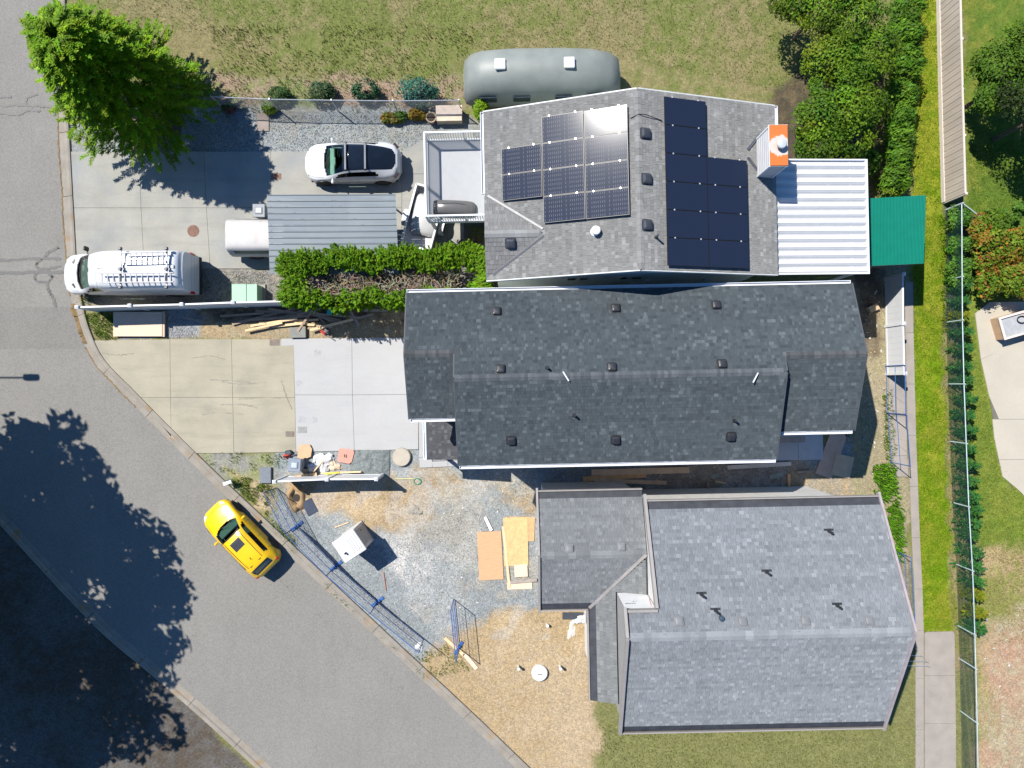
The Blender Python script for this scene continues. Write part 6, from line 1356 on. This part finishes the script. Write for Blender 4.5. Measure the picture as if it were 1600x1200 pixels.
# ---- leafy trees
LEAFY = [(.070,.135,.008),(.09,.16,.008),(.05,.11,.008),(.115,.175,.01)]
def leafy(loc, lobes, label, size=.125, cols=LEAFY, th=2.2, name='leafy_tree', cat='tree', clumps=16, group=None, asp=.6, spread=.26):
    if size < .16: lobes = [(c, r, int(n*1.7)) for c, r, n in lobes]; clumps = int(clumps*1.3)
    P, N_, Z_, C = crown(lobes, size, cols, clumps, spread, asp=asp)
    return plant(name, label, cat, loc, P, N_, Z_, C, asp, th, .11, 6, group)
leafy(G(1268,240), [((-.9,.6,2.6),(1.2,1.2,1.2),2600),((.3,.9,3.0),(1.4,1.3,1.3),3000),((-.6,-.5,2.4),(1.1,1.0,1.1),2300),((.7,-.1,2.6),(1.0,1.0,1.0),2000),((1.35,1.2,2.7),(1.0,.9,1.0),1800),((-.1,2.0,3.0),(1.6,1.2,1.2),2600)], 'wide leafy green tree behind the chimney of the solar house')
leafy(G(1325,272), [((0,0,1.3),(.75,.6,.7),1000),((.4,.25,1.2),(.5,.5,.6),500)], 'small light green bush at the corner of the white patio cover', th=.8, size=.15, name='bush', cat='bush')
DKG = [(.062,.125,.010),(.075,.14,.010),(.05,.105,.010)]
leafy(G(1500,172), [((-.1,.6,3.2),(1.4,1.3,1.2),3600),((1.0,1.2,3.6),(1.7,1.5,1.3),4200),((-.3,-.5,2.8),(.9,.9,.9),2200),((2.5,1.8,3.7),(1.9,1.6,1.3),4200),((1.2,-.1,3.0),(1.2,1.0,.9),2600),((2.5,.3,3.2),(1.3,1.1,.9),2600)], 'dark leafy tree behind the tan board fence at the top right', cols=DKG, th=2.6)
leafy(G(1552,218), [((-.3,.6,4.4),(2.2,2.0,1.5),5200),((1.8,1.2,4.8),(2.6,2.4,1.8),5600),((1.4,-.3,4.2),(1.8,1.4,1.2),3800)], 'tall dark tree crown at the right edge above the garden lawn', cols=[(.022,.034,.010),(.03,.042,.010)], th=4.0)
ORG = [(.20,.125,.016),(.24,.11,.018),(.09,.15,.010),(.085,.155,.010),(.10,.165,.012),(.14,.15,.014)]
leafy(G(1532,410), [((rnd.uniform(-.9,2.2),rnd.uniform(-1.7,1.5),rnd.uniform(.9,1.6)),(rnd.uniform(.45,.9),rnd.uniform(.45,.9),rnd.uniform(.4,.8)),650) for _ in range(17)], 'orange and green shrub beside the patio at the right', cols=ORG, th=.9, name='shrub', cat='shrub', size=.15, clumps=40, spread=.3)
leafy(G(1530,357), [((0,0,1.0),(.9,.75,.7),1500),((.5,-.4,1.0),(.6,.6,.6),700)], 'dark green shrub between the orange shrub and the green fence', cols=DKG, th=.6, name='shrub', cat='shrub', size=.14)
leafy(G(1565,340), [((0,0,.35),(.7,.4,.3),500),((.9,.5,.3),(.5,.3,.25),300)], 'low clump of garden plants on the lawn above the orange shrub', cols=[(.06,.14,.02),(.08,.16,.02)], th=.3, name='garden_plant', cat='plant', size=.16)
# hedge column of laurel between shed and path, upper right
for k, (x, y, rx, ry, lb) in enumerate(((1398,60,.9,1.3,'topmost clump of the laurel hedge beside the lawn strip'),(1393,130,.85,1.2,'upper clump of the laurel hedge beside the lawn strip'),(1390,196,.82,1.15,'middle clump of the laurel hedge beside the lawn strip'),(1388,262,.78,1.0,'lowest clump of the laurel hedge above the green shed roof'))):
    P, N_, Z_, C = crown([((rnd.uniform(-.2,.2),dy,rnd.uniform(.8,1.2)),(rx*rnd.uniform(.7,1.05),rnd.uniform(.5,.8),rnd.uniform(.6,1.0)),1000) for dy in (-1.0,-.5,0,.45,.95)], .20, [(.075,.165,.010),(.095,.19,.010),(.055,.125,.010)], 26, .25, up=.5); 
    ax_ = np.tile(np.array((1.,.25,.2)), (len(P),1))+.5*rng.normal(size=(len(P),3)); plant('hedge_shrub', lb, 'hedge', G(x,y), P, N_, Z_, C, .34, .9, .07, 4, 'laurel hedge beside the lawn', axis=ax_)
leafy(G(1380,305), [((0,0,.6),(.62,.3,.5),600)], 'yellow-green shrub at the top edge of the green shed', cols=[(.15,.20,.016),(.12,.175,.016)], th=.5, name='shrub', cat='shrub', size=.13)
leafy(G(753,190), [((0,0,1.2),(.42,.55,.75),800)], 'small bright green shrub between the deck and the caravan', cols=BRIGHT, th=.9, name='shrub', cat='shrub', size=.13)
leafy(G(1285,150), [((-.9,.4,3.0),(1.4,1.3,1.2),2600),((.8,.6,3.1),(1.4,1.4,1.2),2600),((0,1.8,3.2),(1.5,1.3,1.2),2400)], 'upper leafy tree behind the solar house, above the wide one')
leafy(G(1240,60), [((0,0,3.2),(1.8,1.7,1.4),3200),((1.4,.8,3.0),(1.4,1.3,1.2),2200),((-1.2,.5,3),(1.3,1.2,1.1),2000)], 'rounded garden tree at the top edge right of the caravan')
# ---- trimmed cedar hedge with a bare brown heart
hd = thing('cedar_hedge', 'bright green cedar hedge with bare brown centre beside the carport', 'hedge', G(617,446))
def hedge():
    n = 7500; x = rng.uniform(-4.75,4.75,n); side = rng.random(n); y = np.empty(n)
    top = side < .55; bot = (side >= .55) & (side < .84); end = side >= .84
    y[top] = rng.uniform(.30,1.30,top.sum()); y[bot] = -rng.uniform(.62,1.30,bot.sum()); y[end] = rng.uniform(-1.25,1.25,end.sum())
    x[end] = np.where(rng.random(end.sum()) < .55, -rng.uniform(3.6,4.8,end.sum()), rng.uniform(3.9,4.75,end.sum()))
    wav = .16*np.sin(x*2.2)+.12*np.sin(x*5.1+1); y = y+wav*np.sign(y)*.7
    e_ = np.abs(x) > 4.0; y = np.where(e_, y*(1-.35*((np.abs(x)-4.0)/.75)**2), y)
    z = 2.95-1.7*rng.uniform(0,1,n)**1.6+.12*np.sin(x*3)-np.where(np.abs(y) > 1.1, .35, 0)
    st_ = np.stack([x,y,z],1); d = np.stack([.35*rng.normal(size=n)+np.sign(x)*np.where(e_,.7,0), np.sign(y)*rng.uniform(-.3,.8,n), rng.uniform(.4,1.1,n)],1)
    P, N_, Z_, C, T = sprays(st_, d, rng.uniform(.25,.45,n), [(.09,.185,.003),(.07,.155,.003),(.11,.21,.005)], per=24, w=.08, droop=.1)
    link('foliage', leaf_mesh('foliage', P, N_, Z_, C, .36, axis=T), leafm, hd)
    mb = MB()
    for k in range(1900):
        a = Vector((rnd.uniform(-3.6,3.2), rnd.uniform(-.75,.45), rnd.uniform(1.5,2.5))); d_ = Vector((rnd.gauss(0,1), rnd.gauss(0,1), rnd.uniform(-.2,.5))).normalized()*rnd.uniform(.2,.6)
        mb.beam(a, a+d_, .020, .014, col=tuple(c*rnd.uniform(.7,1.3) for c in rnd.choice(((.19,.155,.105),(.24,.205,.15),(.125,.10,.065)))))
    part('bare_twigs', mb, twigm, hd, kind='stuff')
    for k in range(9): x_ = -4.2+k*1.05; part('trunk', MB().tube((x_,0,0), (x_+.1,.05,2.0), .06, 7, r2=.03), bark, hd)
hedge()
hd.rotation_euler.z = R(1.2)
# ---- row of young cedars behind the green fence
CED = [(.022,.10,.022),(.03,.12,.024),(.018,.08,.02),(.04,.13,.018)]
cy_ = [446,470,494,519,545,571,596,622,648,674,700,726,752,778,797,818,838,862,884,908,932,958,984]
ORD = ['first','second','third','fourth','fifth','sixth','seventh','eighth','ninth','tenth','eleventh','twelfth','thirteenth','fourteenth','fifteenth','sixteenth','seventeenth','eighteenth','nineteenth','twentieth','third last','second last','last']
def cedar(px, py, hgt, rad, cols, label, group):
    n = 105; f = rng.uniform(.0,1,n)**1.2; ang = rng.uniform(0,6.283,n); rr = rad*(1-f)**.8*rng.uniform(.2,1,n)
    st_ = np.stack([rr*np.cos(ang), rr*np.sin(ang)*.42, hgt*f*.92+.05],1); d = np.stack([np.cos(ang), np.sin(ang)*.7, rng.uniform(.0,.5,n)],1)
    P, N_, Z_, C, T = sprays(st_, d, rng.uniform(.14,.27,n), cols, per=14, w=.12, droop=.05)
    return plant('cedar_shrub', label, 'cedar', G(px,py), P, N_, Z_, C, .36, hgt*.8, .03, 0, group, axis=T)
for k, y in enumerate(cy_):
    x_ = 1489+(y-446)*.040+rnd.uniform(-1.5,1.5); big = k >= 13
    tone = 'yellowing' if k in (2,20,21) else 'dark green'
    cedar(x_, 600+(y-600)*.975+rnd.uniform(-2,2), rnd.uniform(1.0,1.25) if not big else rnd.uniform(1.1,1.4), .46 if not big else .56, [(.15,.155,.006),(.10,.15,.008)] if k in (2,20,21) else CED, tone+' young cedar, '+ORD[k]+' from the top of the row along the green fence', 'young cedars along the green fence')
# vines on the upper green fence
for k, (x, y, s_, lb) in enumerate(((1482,345,.7,'green vine climbing the green fence below the tan boards'),(1484,388,.6,'vine with pale flowers on the green fence beside the shed'),(1484,420,.75,'leafy vine on the green fence above the patio level'),(1483,440,.5,'small vine tuft on the green fence'))):
    leafy(G(x,y), [((0,0,.5),(.42,s_,.5),500),((.2,0,.9),(.35,s_*.6,.4),300)], lb, cols=[(.05,.13,.016),(.07,.15,.018)], th=.5, name='vine', cat='vine', size=.13, clumps=24, group='vines on the green fence')
# garden bed at the top
for k, (x, y, r_, cols, lb) in enumerate(((440,152,.55,[(.04,.08,.02)],'dark round shrub in the top flower bed nearest the conifer'),(505,150,.7,[(.035,.075,.03),(.05,.08,.03)],'grey-green shrub in the middle of the top flower bed'),(575,148,.7,[(.03,.075,.035)],'blue-green shrub right of the middle in the top flower bed'),(655,150,1.0,[(.03,.10,.075),(.04,.12,.09)],'broad blue-green juniper at the right of the top flower bed'),(606,186,.36,[(.22,.16,.02),(.10,.12,.02)],'yellow flowering plant left in the gravel strip'),(618,187,.34,[(.10,.12,.02),(.14,.12,.03)],'olive plant between the two yellow plants'),(628,184,.34,[(.07,.13,.02)],'green plant right of the olive plant'),(650,181,.38,[(.26,.19,.02),(.2,.12,.02)],'golden plant near the round brown pot'),(660,184,.26,[(.22,.17,.02)],'small yellow plant touching the round brown pot'),(424,172,.4,[(.10,.16,.02)],'lime green weed clump under the chain-link fence'),(360,172,.35,[(.06,.12,.02),(.16,.05,.05)],'small red-flecked plant under the fence near the conifer'))):
    leafy(G(x,y), [((0,0,r_*.6),(r_,r_*.8,r_*.7),int(900*r_+200))], lb, cols=cols, th=r_*.5, name='garden_shrub', cat='shrub', size=.12, clumps=18, group='shrubs of the top flower bed')
leafy(G(733,386), [((0,0,.5),(.55,.5,.45),700)], 'brown dried shrub beside the house corner below the deck', cols=[(.16,.10,.065),(.11,.07,.05),(.20,.14,.10)], th=.4, name='dry_shrub', cat='shrub', size=.17, asp=.3)
leafy(G(748,400), [((0,0,.35),(.35,.3,.35),350)], 'small rust-brown shrub against the house corner below the deck', cols=[(.15,.075,.045),(.10,.06,.04)], th=.3, name='dry_shrub', cat='shrub', size=.13, asp=.3)
# trees beyond the frame on the left whose shade lies on the road
for k, (x, y, r_, n, z_) in enumerate(((-140,628,3.9,5200,10.4),(-200,740,4.4,4200,9.2),(-50,790,4.7,6800,8.8),(-190,880,4.4,3600,9.0),(-60,930,4.9,6400,9.0),(-190,1060,4.6,3600,9.0),(-300,620,4.2,3000,9.6))):
    lob = []
    for j in range(11):
        a = 6.283*j/10+rnd.uniform(-.3,.3); q_ = rnd.uniform(.5,.78) if j else 0
        lob.append(((r_*q_*math.cos(a), r_*q_*math.sin(a), z_+rnd.uniform(-1.4,1.6)), (r_*(rnd.uniform(.30,.46) if j else .62),)*3, n//8*(3 if j == 0 else 1)))
        if j and k in (0,2,4): lob.append(((r_*rnd.uniform(.85,1.08)*math.cos(a+.3), r_*rnd.uniform(.85,1.08)*math.sin(a+.3), z_+rnd.uniform(-1.5,1.5)), (r_*rnd.uniform(.16,.26),)*3, n//45))
    leafy(G(x,y), lob, ('maple on the far roadside nearest the lamp','maple on the far roadside behind the nearest one','maple on the far roadside across from the yellow car','second-row maple across from the yellow car','maple on the far roadside at the lower left','second-row maple at the lower left','outermost maple on the far roadside')[k], size=.42, cols=[(.04,.07,.014),(.05,.085,.016)], th=z_*.75, name='maple_tree', clumps=16, spread=.34)
# ---- grass and weeds
def grass(name, poly, dens, hgt, wd, cols, label, mask=None, patch=None):
    g = [G(*p) for p in poly]; xs_ = [p.x for p in g]; ys_ = [p.y for p in g]; P2 = [(p.x,p.y) for p in g]
    n = int((max(xs_)-min(xs_))*(max(ys_)-min(ys_))*dens); x = rng.uniform(min(xs_), max(xs_), n); y = rng.uniform(min(ys_), max(ys_), n)
    k = inpoly(x+.35*(fbm(x*1.6,y*1.6,61)-.5)+.25*(fbm(x*5,y*5,62)-.5), y+.35*(fbm(x*1.6,y*1.6,63)-.5), P2); m_ = fbm(x*.8, y*.8, 51)*.6+fbm(x*3, y*3, 8)*.4
    if mask is not None: k &= m_ > mask
    x, y, m_ = x[k], y[k], m_[k]; n = len(x); h_ = hgt*rng.uniform(.5,1.3,n); a = rng.uniform(0,6.283,n); ln = rng.uniform(.2,.9,n)
    b = np.stack([x,y,np.zeros(n)],1); s_ = np.stack([-np.sin(a),np.cos(a),np.zeros(n)],1)*wd*.5; tp_ = b+np.stack([np.cos(a)*h_*ln, np.sin(a)*h_*ln, h_],1)
    v = np.stack([b-s_, b+s_, tp_+s_*.25, tp_-s_*.25],1).reshape(-1,3)
    c = pal(n, cols, .2); 
    if patch is not None: t_ = np.clip((m_-.535+.075*np.clip((-y-3)/7,-.6,1))/.10,0,1).reshape(-1,1)*.62; c = c*(1-t_)+np.array(patch)*t_
    tag(link(name, npmesh(name, v, np.arange(n*4).reshape(-1,4), c), grassm), label, 'grass', kind='stuff')
LW = [(.088,.165,.004),(.10,.175,.004),(.07,.14,.004),(.125,.175,.006),(.06,.12,.006)]
grass('lawn_grass', [(1425,-60),(1489,-60),(1486,330),(1478,420),(1480,560),(1486,700),(1491,830),(1493,955),(1489,985),(1446,985),(1441,940),(1434,840),(1431,760),(1428,600),(1427,420),(1436,330),(1424,300)], 620, .055, .016, LW, 'mown yellow-green lawn strip beside the footpath', patch=(.20,.165,.05), mask=.36)
grass('garden_grass', [(1512,230),(1700,200),(1700,470),(1560,465),(1520,470),(1512,330)], 260, .07, .02, LW, 'garden lawn round the orange shrub', mask=.32)
grass('garden_grass', [(1520,500),(1530,570),(1545,640),(1555,710),(1592,768),(1640,815),(1700,860),(1700,900),(1560,880),(1528,860),(1514,700),(1508,560)], 330, .06, .018, LW, 'garden lawn between cedar row and patio', patch=(.16,.14,.04), mask=.34)
grass('garden_grass', [(1520,860),(1700,880),(1700,1020),(1530,1000)], 240, .07, .02, [(.12,.15,.03),(.16,.15,.05)], 'thin dry grass on the lower right yard', mask=.52)
WD = [(.075,.145,.012),(.10,.17,.014),(.14,.16,.02),(.06,.12,.012)]
grass('weeds', [(132,490),(170,486),(180,500),(192,527),(160,531),(140,515)], 420, .16, .03, WD, 'yellow-green weeds in the corner between kerb and fence', mask=.40)
grass('weeds', [(124,455),(150,462),(150,474),(120,478)], 300, .16, .03, WD+[(.2,.15,.02)], 'weeds between van and fence end', mask=.36)
grass('weeds', [(355,748),(380,745),(428,762),(428,800),(415,806)], 520, .16, .03, WD, 'green weeds along the kerb near the yellow car', mask=.42)
grass('weeds', [(300,706),(455,709),(440,730),(370,740),(330,735)], 160, .14, .03, WD, 'scattered weeds below the beige driveway', mask=.55)
grass('weeds', [(425,810),(440,822),(470,858),(462,862),(430,832)], 420, .14, .03, WD, 'weed tuft at the first blue fence foot', mask=.36)
grass('weeds', [(495,880),(510,905),(600,985),(660,1040),(650,1045),(560,965),(498,905)], 160, .13, .03, WD, 'weeds along the back of the kerb', mask=.50)
grass('weeds', [(640,1030),(690,1005),(720,1020),(735,1050),(660,1060)], 150, .13, .03, WD, 'thin weeds on the sandy corner of the lot', mask=.48)
grass('weeds', [(1364,725),(1396,728),(1406,790),(1412,880),(1400,880),(1385,800),(1366,790)], 420, .26, .07, [(.08,.19,.012),(.10,.22,.014),(.065,.15,.012)], 'lush bright weeds at the corner of the unfinished house', mask=.49)
grass('weeds', [(1378,600),(1392,600),(1398,725),(1382,725)], 300, .16, .035, WD, 'weeds at the foot of the blue panels', mask=.44)
grass('weeds', [(1474,520),(1492,520),(1512,900),(1520,1040),(1500,1040),(1490,800)], 160, .14, .03, WD+[(.17,.13,.07)], 'weeds and straw under the green fence', mask=.46)
grass('weeds', [(1466,330),(1482,330),(1484,520),(1474,520)], 260, .16, .03, WD, 'long grass at the foot of the upper green fence', mask=.42)
grass('weeds', [(310,420),(440,420),(440,475),(310,475)], 30, .14, .04, WD, 'odd weeds in the gravel round the transformer', mask=.58)
grass('weeds', [(330,155),(720,155),(720,176),(330,178)], 150, .14, .03, [(.12,.16,.03),(.2,.16,.06),(.16,.11,.06)], 'dry plants of the flower bed below the top edge', mask=.46)
grass('weeds', [(330,40),(740,40),(740,155),(330,155)], 80, .14, .04, [(.12,.16,.03),(.2,.16,.06),(.10,.13,.03)], 'dry plants of the flower bed above', mask=.42)
grass('weeds', [(1345,150),(1372,150),(1374,300),(1350,300)], 160, .14, .03, WD+[(.2,.14,.06)], 'grass along the soil strip beside the laurel hedge', mask=.45)
grass('weeds', [(345,820),(352,818),(420,880),(600,1046),(640,1082),(632,1084),(520,985),(400,875)], 90, .06, .03, [(.10,.13,.02),(.13,.12,.03)], 'moss and weeds in the gutter seam of the right kerb', mask=.50)

grass('field_grass', [(740,-60),(1424,-60),(1424,120),(1200,140),(930,80),(740,90)], 60, .09, .03, [(.10,.13,.02),(.14,.14,.04),(.08,.12,.015)], 'rough grass behind the caravan at the top', mask=.30)
grass('field_grass', [(150,-60),(740,-60),(740,60),(330,60),(150,20)], 60, .09, .03, [(.10,.13,.02),(.14,.14,.04),(.08,.12,.015)], 'rough grass of the garden at the top left', mask=.34)
grass('field_grass', [(935,1130),(1440,1130),(1440,1240),(935,1240)], 90, .09, .03, [(.10,.13,.02),(.14,.14,.04),(.08,.12,.015)], 'rough grass below the unfinished house', mask=.34)
